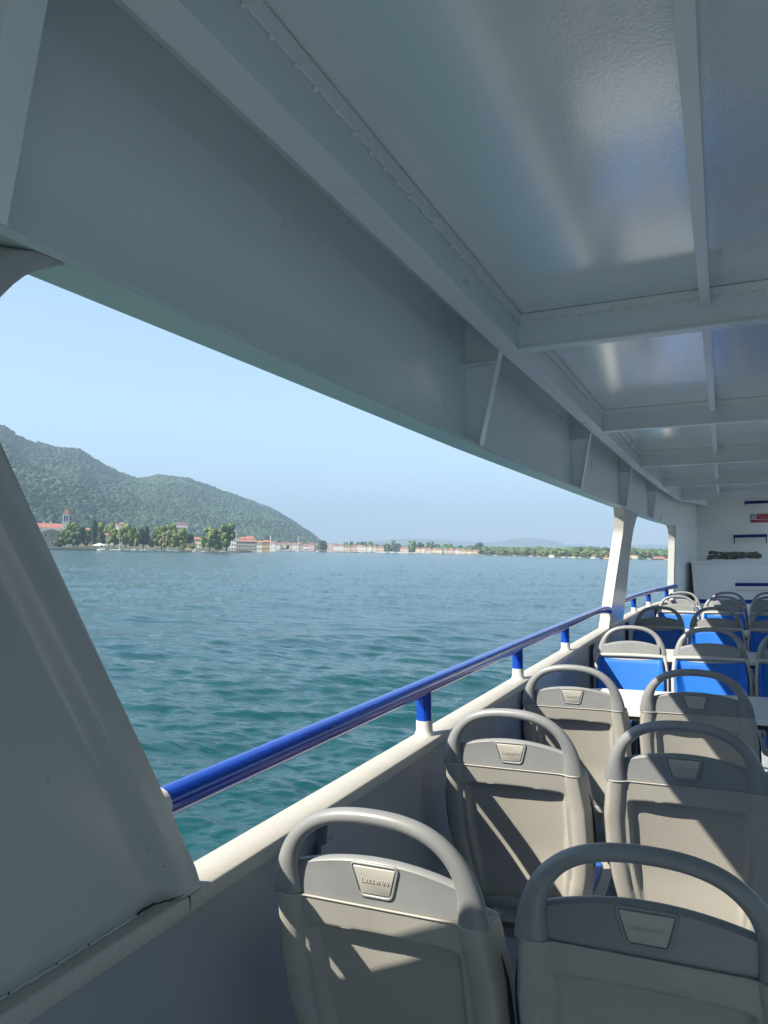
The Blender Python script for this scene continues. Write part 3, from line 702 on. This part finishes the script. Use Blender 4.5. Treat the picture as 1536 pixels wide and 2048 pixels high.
o = blobs('mountain_forest', cs, rd, .85, M['canopy']); tag(o, 'dense green forest covering the mountain', kind='stuff')

# far hills
M['hill'] = fmat('far_hill_woodland', (.05, .075, .04), .9, .3, .003)
HX = [640, 700, 760, 790, 850, 890, 930, 985, 1020, 1050, 1085, 1110, 1135, 1160, 1190, 1215, 1262, 1300, 1345, 1500, 2200, 3000]
HY = [1093, 1088, 1081, 1077.5, 1078, 1080, 1083, 1085, 1079, 1075, 1078, 1082, 1089, 1088.5, 1092, 1096, 1091, 1089, 1091, 1085, 1050, 1100]
for nm, D, off, lab in (('far_hill', 9000, 0, 'pale blue hill on the far horizon'), ('near_hill', 5200, 7, 'low wooded rise behind the far shore')):
    b = MB(); secs = []
    for px in frange(560, 3000, 6):
        y = ip(px, HX, HY) if off == 0 else yh(px) - 7.5 - 4. * noise.noise(Vector((px * .012, 2, 0))) - (6 if px > 1240 else 0) * sst(1230, 1290, px)
        z = max(12, zat(px, y, D) + noise.noise(Vector((px * .05, 7, D))) * 4)
        secs.append([W(px, D - 1500, 8), W(px, D - 700, z * .55), W(px, D, z), W(px, D + 900, 8)])
    b.loft(secs, closed=False); o = b.build(nm, M['hill'], angle=80); tag(o, lab, kind='structure')

# ---- trees
LM = {'light': leafmat('leaves_light', (.165, .215, .055), .25, .15, .45), 'mid': leafmat('leaves_mid', (.12, .175, .05), .25, .15, .45),
      'dark': leafmat('leaves_dark', (.052, .09, .042), .25, .15, .45), 'cypress': leafmat('leaves_cypress', (.03, .06, .03), .2, .2, .4),
      'olive': leafmat('leaves_olive', (.19, .185, .08), .25, .15, .4)}
M['bark'] = fmat('tree_bark', (.10, .08, .06), .9, .2, 1.)
def crown_mesh(name, kind, seed, shape='round'):
    g = np.random.default_rng(seed); cl = []
    if shape == 'cypress':
        for z in np.linspace(.04, .97, 26): cl.append((g.normal(0, .02), g.normal(0, .02), z, (.5 * math.sin(PI * min(1, (1 - z) * .95 + .12)) ** .8) * .9 + .02))
        n = 2600; sz = .05
    else:
        for _ in range(20 if shape == 'round' else 26):
            a = g.uniform(0, 2 * PI); z = g.uniform(.18, .86) if shape == 'round' else g.uniform(.12, .9)
            w = (.36 if shape == 'round' else .38) * math.sin(PI * (.12 + .80 * z)) ** .6
            r = g.uniform(.11, .19) * (1 if shape == 'round' else .9)
            d = w * math.sqrt(g.random()); cl.append((d * math.cos(a), d * math.sin(a), z, r))
        n = 2600; sz = .052
    cl = np.array(cl); wts = cl[:, 3] ** 2; idx = g.choice(len(cl), n, p=wts / wts.sum())
    dirs = g.normal(size=(n, 3)); dirs /= np.linalg.norm(dirs, axis=1)[:, None]
    rad = cl[idx, 3] * g.uniform(.72, 1.06, n)
    if shape == 'cypress': dirs[:, 2] *= .3
    C = cl[idx, :3] + dirs * rad[:, None]
    C[:, 2] = np.clip(C[:, 2], .02, 1.)
    t1 = g.normal(size=(n, 3)); t1 -= (t1 * dirs).sum(1)[:, None] * dirs * .75; t1 /= np.linalg.norm(t1, axis=1)[:, None]
    t2 = np.cross(dirs, t1); s = (sz * g.uniform(.6, 1.3, n))[:, None]
    V = np.stack([C - t1 * s - t2 * s * .7, C + t1 * s - t2 * s * .5, C + t1 * s * .5 + t2 * s, C - t1 * s * .8 + t2 * s * .6], 1).reshape(-1, 3)
    me = bpy.data.meshes.new(name); me.vertices.add(len(V)); me.vertices.foreach_set('co', V.astype(np.float32).ravel())
    me.loops.add(n * 4); me.loops.foreach_set('vertex_index', np.arange(n * 4, dtype=np.int32)); me.polygons.add(n)
    me.polygons.foreach_set('loop_start', (np.arange(n) * 4).astype(np.int32)); me.update(calc_edges=True); me.materials.append(LM[kind]); return me
CM = {}
for kd in ('light', 'mid', 'dark', 'olive'):
    CM[kd] = [crown_mesh('crown', kd, 30 + i * 7 + len(kd), 'round' if i % 2 else 'tall') for i in range(4 if kd == 'mid' else 3)]
CM['cypress'] = [crown_mesh('crown', 'cypress', 77, 'cypress')]
tb = MB(); tb.tube([(0, 0, -.5), (.01, 0, .2), (0, .01, .45)], [.030, .024, .014], 8, up=(0, 1, 0))
for a in range(4): tb.tube([(0, 0, .12 + .05 * a), (.12 * math.cos(a * 1.7), .12 * math.sin(a * 1.7), .30 + .06 * a)], [.012, .006], 6)
trunk_me = tb.mesh('trunk', M['bark'])
def tree(cxp, wpx, ytop, ybase, D, kind, label=None, group=None, name='tree', trunk=.12, idx=None):
    base = W(cxp, D, 1.2); zt = zat(cxp, ytop, D); zb = max(1.2, zat(cxp, ybase, D)); base.z = min(1.4 + max(0, D - shore(cxp) - 30) * .01, zb)
    h = zt - base.z; w = wpx / F * D * 1.05
    o = empty(name, Matrix.Translation(base)); tag(o, label, 'tree', group)
    i = random.randrange(len(CM[kind])) if idx is None else idx
    c = bpy.data.objects.new('crown', CM[kind][i]); COL.objects.link(c); c.parent = o
    tr = h * trunk; c.location = (0, 0, tr); c.scale = (w / .86 if kind != 'cypress' else w / .95, w / .86 if kind != 'cypress' else w / .95, h - tr)
    c.rotation_euler = (0, 0, random.uniform(0, 6.28))
    k = bpy.data.objects.new('trunk', trunk_me); COL.objects.link(k); k.parent = o; k.scale = (h * .9, h * .9, h); k.location = (0, 0, 0)
    return o
GT = 'trees along the near shore promenade'
T = [(146, 30, 1045, 1090, 720, 'light', 'light green broad tree rising behind the dark round tree near the bell tower'),
     (154.5, 31, 1053, 1091, 690, 'dark', 'dark round tree between the stone house and the tall cypress'),
     (128, 16, 1060, 1096, 700, 'mid', 'narrow mid green tree right beside the stone gabled house'),
     (118, 17, 1078, 1097, 672, 'dark', 'low dark bush at the water in front of the stone house'),
     (174, 15, 1060, 1092, 705, 'dark', 'dark tree squeezed against the left side of the cypress'),
     (201, 19, 1044, 1078, 790, 'light', 'light green tree in the back row just right of the cypress'),
     (218, 22, 1046, 1080, 780, 'light', 'second light green back row tree, behind the white villa'),
     (203, 15, 1065, 1091, 700, 'dark', 'low dark tree between the cypress and the white villa'),
     (228, 27, 1056, 1097, 680, 'mid', 'leftmost of the three tall plane trees on the quay'),
     (251, 26, 1048, 1098, 672, 'light', 'middle and tallest of the three plane trees on the quay'),
     (270, 22, 1053, 1098, 684, 'mid', 'right plane tree of the three, touching the dark evergreen'),
     (286, 23, 1050, 1097, 690, 'dark', 'dark evergreen at the right end of the plane tree row'),
     (302, 12, 1074, 1092, 720, 'dark', 'small dark tree in front of the cream house'),
     (323, 28, 1052, 1097, 690, 'mid', 'large mid green tree at the left of the central clump'),
     (340, 24, 1048, 1090, 715, 'light', 'tallest tree at the back of the central clump'),
     (329, 19, 1064, 1099, 668, 'olive', 'small yellowish tree in front of the central clump'),
     (357, 28, 1057, 1098, 676, 'light', 'light green tree right of the yellowish one in the central clump'),
     (375, 22, 1061, 1093, 705, 'dark', 'dark tree at the right end of the central clump'),
     (366, 14, 1088, 1099, 664, 'mid', 'low bush at the quay below the central clump'),
     (386, 13, 1089, 1099, 664, 'mid', 'low bush left of the paired tall trees'),
     (419, 36, 1056, 1099, 672, 'mid', 'left one of the paired tall trees beside the white apartment block'),
     (453, 32, 1047, 1100, 672, 'mid', 'right and taller one of the paired trees, against the white apartment block'),
     (437, 14, 1090, 1100, 664, 'dark', 'dark low bush between the paired tall trees')]
for t in T: tree(*t[:6], label=t[6], group=GT)
tree(187, 12.5, 1040.5, 1090, 682, 'cypress', 'single tall narrow dark cypress on the near shore', None, 'cypress_tree', .02)
GT2 = 'trees among the far town'
T2 = [(532, 13, 1069, 1090, 1330, 'dark', 'dark tree rising behind the orange roofs'),
      (645, 19, 1081, 1104, 1300, 'dark', 'dark broad tree at the foot of the mountain beside the pink striped building'),
      (572, 13, 1089, 1102, 1290, 'olive', 'olive coloured tree among the cream houses below the mountain'),
      (622, 14, 1083, 1096, 1420, 'olive', 'olive tree behind the red roofs near the mountain foot'),
      (692, 10, 1084, 1100, 1600, 'mid', 'small tree behind the houses right of the pink striped building'),
      (703, 9, 1083, 1100, 1620, 'dark', 'small dark tree behind the long red roofs'),
      (716, 20, 1083, 1100, 1640, 'mid', 'broad tree behind the long red roofs'),
      (728, 14, 1083.5, 1100, 1630, 'dark', 'dark tree at the right of the broad one behind the roofs'),
      (741, 9, 1082, 1100, 1620, 'mid', 'narrow upright tree above the long red roofs'),
      (752, 9, 1087, 1100, 1600, 'mid', 'low tree in the gap of the long red roofs'),
      (773, 14, 1086, 1104, 1560, 'mid', 'tree at the left edge of the marina'),
      (787, 9, 1080, 1104, 1560, 'mid', 'tall thin tree over the marina boats'),
      (797, 12, 1087, 1104, 1560, 'dark', 'dark tree left of the pink marina house'),
      (823, 20, 1081, 1105, 1520, 'mid', 'large tree right of the pink marina house'),
      (839, 18, 1083, 1104, 1530, 'dark', 'dark large tree leaning on the large marina tree'),
      (861, 17, 1083, 1098, 1620, 'mid', 'round tree above the yellow houses'),
      (873, 14, 1087, 1098, 1620, 'mid', 'small tree right of the round tree above yellow houses'),
      (895, 21, 1086, 1100, 1600, 'mid', 'wide tree behind the red roofed row'),
      (922, 15, 1091, 1102, 1560, 'dark', 'low dark tree behind the right end of the roofed row'),
      (940, 12, 1091, 1104, 1520, 'dark', 'small dark tree left of the tallest round tree'),
      (957, 20, 1085, 1104, 1500, 'dark', 'tallest round tree at the right end of the houses')]
for t in T2: tree(*t[:6], label=t[6], group=GT2)
# front row of bushy trees along the right part of the far shore
i = 0; px = 962
while px < 1420:
    if px > 1352: px += 14; continue
    w = random.uniform(10, 16); D = shore(px) + random.uniform(5, 60); top = yh(px) - random.uniform(5.5, 9.5) + ip(px, [960, 1100, 1330], [1, 0, -2])
    if not (1255 < px < 1276 or 1303 < px < 1330):
        tree(px, w, top, yh(px) + 5, D, random.choice(['mid', 'mid', 'light', 'mid', 'dark', 'olive']), 'bushy green tree in the continuous row along the right part of the far shore', 'bushy trees along the right part of the far shore', 'shore_tree', .06)
    px += w * random.uniform(.48, .72)
# uncountable wood behind
cs, rd = [], []
for _ in range(5200):
    px = g.uniform(640, 1500); D = shore(px) + g.uniform(80, 2300) ; 
    if px < 940: D = max(D, shore(px) + 170)
    r = g.uniform(4, 8); q = W(px, D, 0); zt = 5 + (D - shore(px)) * .004
    cs.append((q.x, q.y, zt + r * .5)); rd.append(r)
o = blobs('plain_woodland', cs, rd, 1., leafmat('plain_canopy', (.055, .095, .035), .35, .004, .45), 9); tag(o, 'mass of trees on the flat land behind the far shore', kind='stuff')

# ---- houses
PAL = {'cream': (.70, .66, .56), 'white': (.70, .69, .65), 'grey': (.36, .33, .30), 'yellow': (.66, .57, .38), 'pink': (.62, .48, .43), 'stone': (.30, .28, .24), 'salmon': (.55, .26, .19), 'ochre': (.45, .33, .18)}
HM = {k: fmat('plaster_' + k, v, .85, .12, .4) for k, v in PAL.items()}
RM = [fmat('roof_tiles_red', (.30, .13, .10), .9, .25, .6), fmat('roof_tiles_brown', (.26, .13, .095), .9, .25, .6), fmat('roof_tiles_orange', (.34, .17, .11), .9, .25, .6)]
M['winglass'] = fmat('dark_window', (.04, .05, .06), .3)
win_me = MB().box(-.5, .5, -.12, .03, -.75, .75).mesh('window', M['winglass'], smooth=False)
def house(x0, x1, yt, yb, D, wall, label, roof=0, rise=None, depth=None, win=(0, 0), hip=True, group=None, name='house', cat='house', gable=False, flat=False, z0=1.):
    cx = (x0 + x1) / 2; c = W(cx, D, 0); a = az(cx)
    w = (x1 - x0) / F * D * .985; zt = zat(cx, yt, D); 
    h = zt - z0; dp = depth or min(14., max(7., w * .6)); rise = (0 if flat else (rise if rise is not None else min(h * .22, 2.2)))
    e = h - rise
    mtx = Matrix.Translation((c.x, c.y, z0)) @ Matrix.Rotation(-a, 4, 'Z')
    o = empty(name, mtx); tag(o, label, cat, group)
    b = MB()
    if gable:
        b.loft([[(-w / 2, y, -2), (w / 2, y, -2), (w / 2, y, e), (0, y, e + rise - .25), (-w / 2, y, e)] for y in (0, dp)])
    else: b.box(-w / 2, w / 2, 0, dp, -2, e)
    b.build('wall', HM[wall], o, smooth=False)
    b = MB(); ov = .45
    if flat: b.box(-w / 2 - .2, w / 2 + .2, -.2, dp + .2, e + .01, e + .35)
    elif gable:
        for s in (-1, 1): b.add([(0, -ov, e + rise), (s * (w / 2 + ov), -ov, e - .1), (s * (w / 2 + ov), dp + ov, e - .1), (0, dp + ov, e + rise), (0, -ov, e + rise - .25), (s * (w / 2 + ov), -ov, e - .35), (s * (w / 2 + ov), dp + ov, e - .35), (0, dp + ov, e + rise - .25)],
                         [(0, 1, 2, 3), (7, 6, 5, 4), (0, 4, 5, 1), (1, 5, 6, 2), (2, 6, 7, 3)])
    else:
        k = min(w * .2, dp * .5) if hip else -ov
        b.add([(-w / 2 - ov, -ov, e + .01), (w / 2 + ov, -ov, e + .01), (w / 2 + ov, dp + ov, e + .01), (-w / 2 - ov, dp + ov, e + .01), (-w / 2 + k, dp / 2, e + rise), (w / 2 - k, dp / 2, e + rise)], [(0, 1, 5, 4), (1, 2, 5), (2, 3, 4, 5), (3, 0, 4), (3, 2, 1, 0)])
    b.build('roof', HM['white'] if flat else RM[roof], o, smooth=False)
    nx, nz = win
    for i in range(nx):
        for j in range(nz):
            q = bpy.data.objects.new('window', win_me); COL.objects.link(q); q.parent = o
            q.location = (-w / 2 + w * (i + .5) / nx, -.0, e * (j + .55) / nz); q.scale = (min(1.1, w / nx * .42), 1, min(1.0, e / nz * .36))
    return o
GN = 'houses of the near waterfront'; GF = 'houses of the far waterfront town'
house(64, 132.5, 1046.3, 1096, 775, 'cream', 'long church nave with red roof left of the bell tower', 0, rise=4.2, depth=16, win=(6, 1), hip=False, name='church', cat='church')
o = house(86.5, 121.5, 1058.3, 1097, 700, 'stone', 'grey stone gabled house at the left edge of the waterfront', 1, win=(3, 2), gable=True, group=GN, depth=13)
# bell tower
cx = 129.5; D = 765; c = W(cx, D, 0); bt = empty('bell_tower', Matrix.Translation((c.x, c.y, 1)) @ Matrix.Rotation(-az(cx), 4, 'Z')); tag(bt, 'slender brick bell tower with arched openings and pointed spire', 'bell tower')
zs_, zt_ = zat(cx, 1028.5, D) - 1, zat(cx, 1013.6, D) - 1; hw = 2.75
b = MB(); b.box(-hw, hw, 0, 2 * hw, -2, zs_ - 7.2); b.box(-hw - .25, hw + .25, -.25, 2 * hw + .25, zs_ - 7.19, zs_ - 6.7)
for sx in (-1, 1):
    for y in (.0, 2 * hw - 1.1): b.box(sx * hw - (1.1 if sx > 0 else 0), sx * hw + (0 if sx > 0 else 1.1), y, y + 1.1, zs_ - 6.69, zs_ - .5)
b.box(-.35, .35, .1, .6, zs_ - 6.69, zs_ - 1.4)
b.box(-hw, hw, 0.02, 2 * hw - .02, zs_ - 1.4, zs_ - .5); b.box(-hw - .35, hw + .35, -.35, 2 * hw + .35, zs_ - .49, zs_)
b.build('wall', HM['white'], bt, smooth=False)
b = MB(); b.box(-hw + .7, hw - .7, .7, 2 * hw - .7, zs_ - 6.69, zs_ - 1.41); b.build('belfry_interior', M['winglass'], bt, smooth=False)
b = MB(); r0 = hw + .1; b.add([(-r0, hw - r0, zs_ + .01), (r0, hw - r0, zs_ + .01), (r0, hw + r0, zs_ + .01), (-r0, hw + r0, zs_ + .01), (0, hw, zt_)], [(0, 1, 4), (1, 2, 4), (2, 3, 4), (3, 0, 4), (3, 2, 1, 0)]); b.build('spire', RM[1], bt, smooth=False)
b = MB(); b.box(-1.2, 1.2, -.06, -.005, zs_ - 12.5, zs_ - 11.2); b.build('clock_panel', RM[1], bt, smooth=False)
house(208, 218.5, 1066, 1082, 730, 'white', 'white villa with dark windows seen between the back row trees', 1, win=(2, 3), group=GN)
house(297, 309.5, 1073.5, 1091, 740, 'cream', 'cream gabled house between the dark evergreen and the central clump', 1, win=(2, 2), gable=True, group=GN)
house(168, 183, 1056, 1090, 800, 'pink', 'pink red house peeping out behind the cypress', 0, win=(2, 2), group=GN)
house(236, 248, 1044.5, 1060, 1010, 'pink', 'pinkish block with pale gable above the plane trees', 0, win=(3, 1), group='houses on the lower mountain slope')
house(218, 235, 1047, 1060, 1015, 'white', 'low white house left of the pinkish block above the plane trees', 1, win=(3, 1), group='houses on the lower mountain slope')
vh = house(346, 374, 1045.5, 1056, 1150, 'pink', 'long pale villa alone on the mountain slope above the central clump', 1, win=(5, 1), group='houses on the lower mountain slope', z0=zat(360, 1052.5, 1150)); 
house(370, 391, 1082.5, 1098, 700, 'yellow', 'low cream villa between central clump and paired trees', 1, win=(4, 1), group=GN)
house(385, 402, 1074, 1098, 745, 'cream', 'pale house with a chimney behind the low cream villa', 0, win=(3, 3), group=GN)
house(428, 440, 1058.5, 1098, 735, 'ochre', 'beige block between the paired tall trees', 1, win=(2, 5), group=GN)
house(457, 472, 1060.5, 1099, 720, 'white', 'tall white apartment block behind the right tall tree', 0, win=(3, 5), flat=True, group=GN, name='apartment_block', cat='apartment block')
house(83.5, 88, 1040.8, 1048, 1150, 'white', 'tiny white house on the slope above the church nave, left one', 1, win=(2, 1), z0=zat(86, 1043.6, 1150))
house(98, 101.5, 1041.2, 1048, 1150, 'white', 'tiny white house on the slope above the church nave, right one', 1, win=(2, 1), z0=zat(100, 1043.8, 1150))
GM = 'houses in the row right of the apartment block'
house(472.5, 513, 1079, 1100, 830, 'grey', 'long grey three storey house right of the apartment block', 0, win=(9, 3), group=GM)
house(474, 512, 1074, 1090, 900, 'cream', 'long red roofed building rising behind the grey house', 0, win=(8, 1), group=GM)
house(490, 508, 1071.5, 1090, 960, 'pink', 'highest pinkish house behind the long grey house', 0, win=(3, 1), group=GM)
house(513.5, 524, 1081, 1101, 870, 'cream', 'cream house touching the grey one on its right', 2, win=(3, 2), group=GM)
house(524.5, 539, 1080, 1101, 900, 'ochre', 'orange roofed house left of the white house with the mast', 2, win=(4, 2), group=GM)
house(539.5, 551, 1082.5, 1102, 1150, 'white', 'plain white house beside the tall pale chimney', 0, win=(2, 2), group=GM)
b = MB(); z_ = zat(540, 1072, 1160); c = W(540.5, 1160, 0); b.tube([(0, 0, 0), (0, 0, z_)], [.9, .6], 10, up=(0, 1, 0)); o = b.build('chimney', HM['white']); o.location = c; tag(o, 'tall pale chimney stack left of the white house', 'chimney')
c = W(596, 1260, 0); b = MB(); b.tube([(0, 0, 0), (0, 0, zat(596, 1071.5, 1260))], [.55, .35], 8, up=(0, 1, 0)); o = b.build('mast', HM['white']); o.location = c; tag(o, 'tall pale mast rising above the far town roofs', 'mast')
specs = []
def row(x, xe, cols_, D0, ytop, labs, roofs=(0, 1, 2)):
    k = 0
    while x < xe:
        w = random.uniform(7.5, 14); col = cols_[k % len(cols_)]
        x1 = min(x + w, xe); 
        if x1 - x < 4: break
        yt = ytop(x) + random.uniform(-1.2, 1.6)
        rf = roofs[k % len(roofs)]
        house(x, x1 - .3, yt, yh(x) + 6, D0(x) + random.uniform(10, 60), col, labs[k % len(labs)], rf, win=(max(2, int((x1 - x) / 3)), 2), group=GF)
        x = x1 + random.uniform(-.2, .6); k += 1
orde = ['first', 'second', 'third', 'fourth', 'fifth', 'sixth', 'seventh', 'eighth', 'ninth', 'tenth', 'eleventh', 'twelfth']
cn = ['cream', 'yellow', 'white', 'cream', 'grey', 'cream', 'pink', 'cream', 'white', 'yellow', 'cream', 'pink']
def labs(where, cl): return ['small %s house, %s from left %s' % (cl[i % len(cl)] if cl[i % len(cl)] != 'grey' else 'greyish', orde[i], where) for i in range(12)]
row(552, 636, cn, shore, lambda x: ip(x, [552, 590, 636], [1085.5, 1085, 1089]), labs('between white house and mountain foot tree', cn), (0, 1, 0))
cn2 = ['cream', 'white', 'yellow', 'pink', 'cream']
house(654, 665.5, 1086, 1104, 1320, 'pink', 'tall pink and white striped building right of the dark mountain foot tree', 0, win=(2, 4), flat=True, group=GF)
row(666, 770, cn2, shore, lambda x: ip(x, [666, 700, 770], [1088, 1090, 1092]), labs('between striped pink building and marina', cn2), (0, 0, 1))
house(800, 817, 1094, 1106, 1510, 'pink', 'pink house with red roof behind the marina boats', 0, win=(4, 2), group=GF)
cn3 = ['yellow', 'cream', 'pink', 'yellow', 'cream', 'white', 'pink', 'cream']
row(831, 960, cn3, lambda x: shore(x) - 0, lambda x: ip(x, [831, 870, 905, 960], [1095.5, 1096.5, 1097, 1101]), labs('between marina trees and tallest round tree', cn3), (0, 0, 2))
house(1307, 1329, 1112.3, 1121, 1110, 'salmon', 'salmon pink waterfront house alone at the far right', 1, win=(5, 2), name='house')
house(1261, 1275, 1109.5, 1119, 1080, 'yellow', 'pale yellow house just right of the wide pillar', 1, win=(3, 2))
for (x0, x1, yt, D, cc, lb) in ((1098, 1108, 1108, 1110, 'white', 'small white boathouse among the shore trees'), (1183, 1190, 1111, 1010, 'cream', 'small cream hut in the shore trees left of the wide pillar'), (1207, 1217, 1112.5, 985, 'ochre', 'low ochre shed right at the shore left of the wide pillar'),
                            (1075, 1083, 1093, 2300, 'white', 'white church like building above the tree row'), (1167, 1173, 1098.5, 2200, 'white', 'bright white building above the tree row, left one'), (1177, 1181, 1098, 2250, 'white', 'tiny bright building above the tree row, right one')):
    house(x0, x1, yt, yh(x0) + 5, D, cc, lb, 1, win=(2, 1))
# canopy pavilion on the quay
c = W(200, 660, 1.3); pv = empty('garden_canopy', Matrix.Translation(c)); tag(pv, 'cream pointed canopy on the quay below the cypress', 'canopy')
b = MB(); k = 4.2; b.add([(-k, -k, 2.6), (k, -k, 2.6), (k, k, 2.6), (-k, k, 2.6), (0, 0, 4.6)], [(0, 1, 4), (1, 2, 4), (2, 3, 4), (3, 0, 4)]); b.build('canopy_roof', HM['cream'], pv, smooth=False)
for sx in (-1, 1):
    for sy in (-1, 1): b = MB(); b.tube([(sx * 3.8, sy * 3.8, -.3), (sx * 3.8, sy * 3.8, 2.7)], .08, 6, up=(0, 1, 0)); b.build('post', HM['white'], pv)
# boats
M['boat'] = fmat('boat_gelcoat', (.72, .73, .74), .35); M['boatglass'] = fmat('boat_window', (.05, .06, .08), .2)
def boat(px, D, L_, label, group=None, sail=False, name='motor_boat', rz=None):
    c = W(px, D, .0); rz = random.choice((0, PI)) + random.uniform(-.4, .4) if rz is None else rz
    o = empty(name, Matrix.Translation(c) @ Matrix.Rotation(-az(px) + rz, 4, 'Z')); tag(o, label, 'boat', group)
    b = MB(); secs = []
    for t in np.linspace(0, 1, 9):
        x = (t - .5) * L_; w = .17 * L_ * (1 - max(0, (t - .45) / .55) ** 2.2) + .02; hh = .09 * L_ * (1 + .5 * t)
        secs.append([(x, -w, hh), (x, -w * .75, .05), (x, 0, -.25), (x, w * .75, .05), (x, w, hh)])
    b.loft(secs); b.build('hull', M['boat'], o, angle=50)
    b = MB(); b.loft([[(-.28 * L_, -.11 * L_, z0), (.20 * L_ - s, -.09 * L_, z0), (.20 * L_ - s, .09 * L_, z0), (-.28 * L_, .11 * L_, z0)] for z0, s in ((.11 * L_, 0), (.21 * L_, .07 * L_))]); b.build('cabin', M['boat'], o)
    b = MB(); b.loft([[(-.2 * L_, -.112 * L_, z0), (.17 * L_ - s, -.094 * L_, z0), (.17 * L_ - s, .094 * L_, z0), (-.2 * L_, .112 * L_, z0)] for z0, s in ((.145 * L_, 0), (.185 * L_, .03 * L_))]); b.build('cabin_window', M['boatglass'], o)
    if sail: b = MB(); b.tube([(0, 0, .1 * L_), (0, 0, 1.25 * L_)], .09, 6, up=(0, 1, 0)); b.build('mast', M['boat'], o)
    return o
boat(819, 1180, 9, 'lone white motor boat out on the water before the marina', rz=.1)
bl = 'white boats moored along the near quay'
near_b = [206, 224, 232, 244, 256, 268, 282, 296, 306, 318, 340, 352, 395, 410, 447]
for i, px in enumerate(near_b): boat(px + random.uniform(-2, 2), shore(px) - 5, random.uniform(5, 8), 'small white boat moored along the near quay below the trees', bl)
for i, px in enumerate(np.linspace(545, 575, 6)): boat(px, shore(px) - 12, random.uniform(8, 12), 'white boat at the pontoon below the cream houses left of the mountain foot', 'white boats below the cream houses', sail=i % 3 == 0)
for i, px in enumerate(np.linspace(588, 634, 7)): boat(px, shore(px) - 12, random.uniform(8, 11), 'sailing boat moored before the red roofed houses at the mountain foot', 'sailing boats at the mountain foot', sail=True, name='sailing_boat')
for i, px in enumerate(np.linspace(726, 864, 24)): boat(px + random.uniform(-2, 2), shore(px) - random.uniform(8, 30), random.uniform(9, 15), 'white boat in the crowded far marina', 'white boats of the far marina', sail=i % 2 == 0)
for i, px in enumerate([916, 927, 966, 992, 1030, 1062, 1078, 1128, 1140, 1148, 1160, 1187, 1196, 1272, 1298, 1336]): boat(px, shore(px) - random.uniform(4, 9), random.uniform(5, 9), 'small white boat lying along the tree lined shore on the right', 'small boats along the tree lined shore')
# lamp posts on the quay
for px in (239, 270): 
    c = W(px, 655, 1.3); o = empty('street_lamp', Matrix.Translation(c)); tag(o, 'slim pale lamp post in front of the %s plane tree' % ('left' if px < 250 else 'right'), 'street lamp', 'lamp posts on the quay')
    b = MB(); b.tube([(0, 0, -.3), (0, 0, 8.5)], [.14, .09], 8, up=(0, 1, 0)); b.build('pole', HM['white'], o); b = MB(); b.tube([(0, 0, 8.5), (0, 0, 8.9)], [.3, .2], 8, up=(0, 1, 0)); b.build('lamp_head', HM['white'], o)

# ================================================================ HAZE
m = bpy.data.materials.new('haze_air'); m.use_nodes = True; nt = m.node_tree; nt.nodes.remove(nt.nodes['Principled BSDF'])
v = nt.nodes.new('ShaderNodeVolumePrincipled'); v.inputs['Color'].default_value = (.43, .61, .81, 1); v.inputs['Density'].default_value = 2.1e-4; v.inputs['Anisotropy'].default_value = .0
nt.links.new(v.outputs[0], nt.nodes['Material Output'].inputs['Volume'])
b = MB(); b.box(-17500, 17500, -17500, 17500, -6., 1150.); o = b.build('haze', m, smooth=False); tag(o, 'thin blue summer haze over the lake', kind='stuff')

# ================================================================ LIGHT, SKY, CAMERA
S = -(TB.to_3x3() @ Vector((1., 1.245, -1.47))).normalized()        # towards the sun
el = math.asin(S.z); rot = math.atan2(S.x, S.y)
w = bpy.data.worlds.new('World'); SC.world = w; w.use_nodes = True; nt = w.node_tree
sky = nt.nodes.new('ShaderNodeTexSky'); sky.sky_type = 'NISHITA'; sky.sun_disc = False; sky.sun_elevation = el; sky.sun_rotation = rot
sky.air_density = 1.0; sky.dust_density = .6; sky.ozone_density = 1.5; sky.altitude = 200
nt.links.new(sky.outputs[0], nt.nodes['Background'].inputs[0]); nt.nodes['Background'].inputs[1].default_value = .041
ld = bpy.data.lights.new('sun', 'SUN'); ld.energy = 2.35; ld.angle = math.radians(.53); ld.color = (1, .91, .77)
lo = bpy.data.objects.new('sun', ld); COL.objects.link(lo); lo.rotation_euler = (-S).to_track_quat('-Z', 'Y').to_euler(); lo.location = S * 50
cd = bpy.data.cameras.new('camera'); cam = bpy.data.objects.new('camera', cd); COL.objects.link(cam); SC.camera = cam
cd.sensor_fit = 'VERTICAL'; cd.sensor_height = 36; cd.lens = 36 * F / 2048; cd.clip_start = .03; cd.clip_end = 60000
cam.matrix_world = Matrix.Translation((0, 0, H)) @ Matrix(MW.tolist()).to_4x4()
SC.view_settings.view_transform = 'Standard'; SC.view_settings.look = 'None'; SC.view_settings.gamma = 1; SC.view_settings.exposure = 2.76
SC.cycles.use_denoising = True; SC.cycles.max_bounces = 12; SC.cycles.diffuse_bounces = 8; SC.cycles.glossy_bounces = 4; SC.cycles.caustics_reflective = True; SC.cycles.blur_glossy = 1.5; SC.cycles.sample_clamp_indirect = 6.; SC.cycles.caustics_refractive = False
SC.cycles.volume_bounces = 0
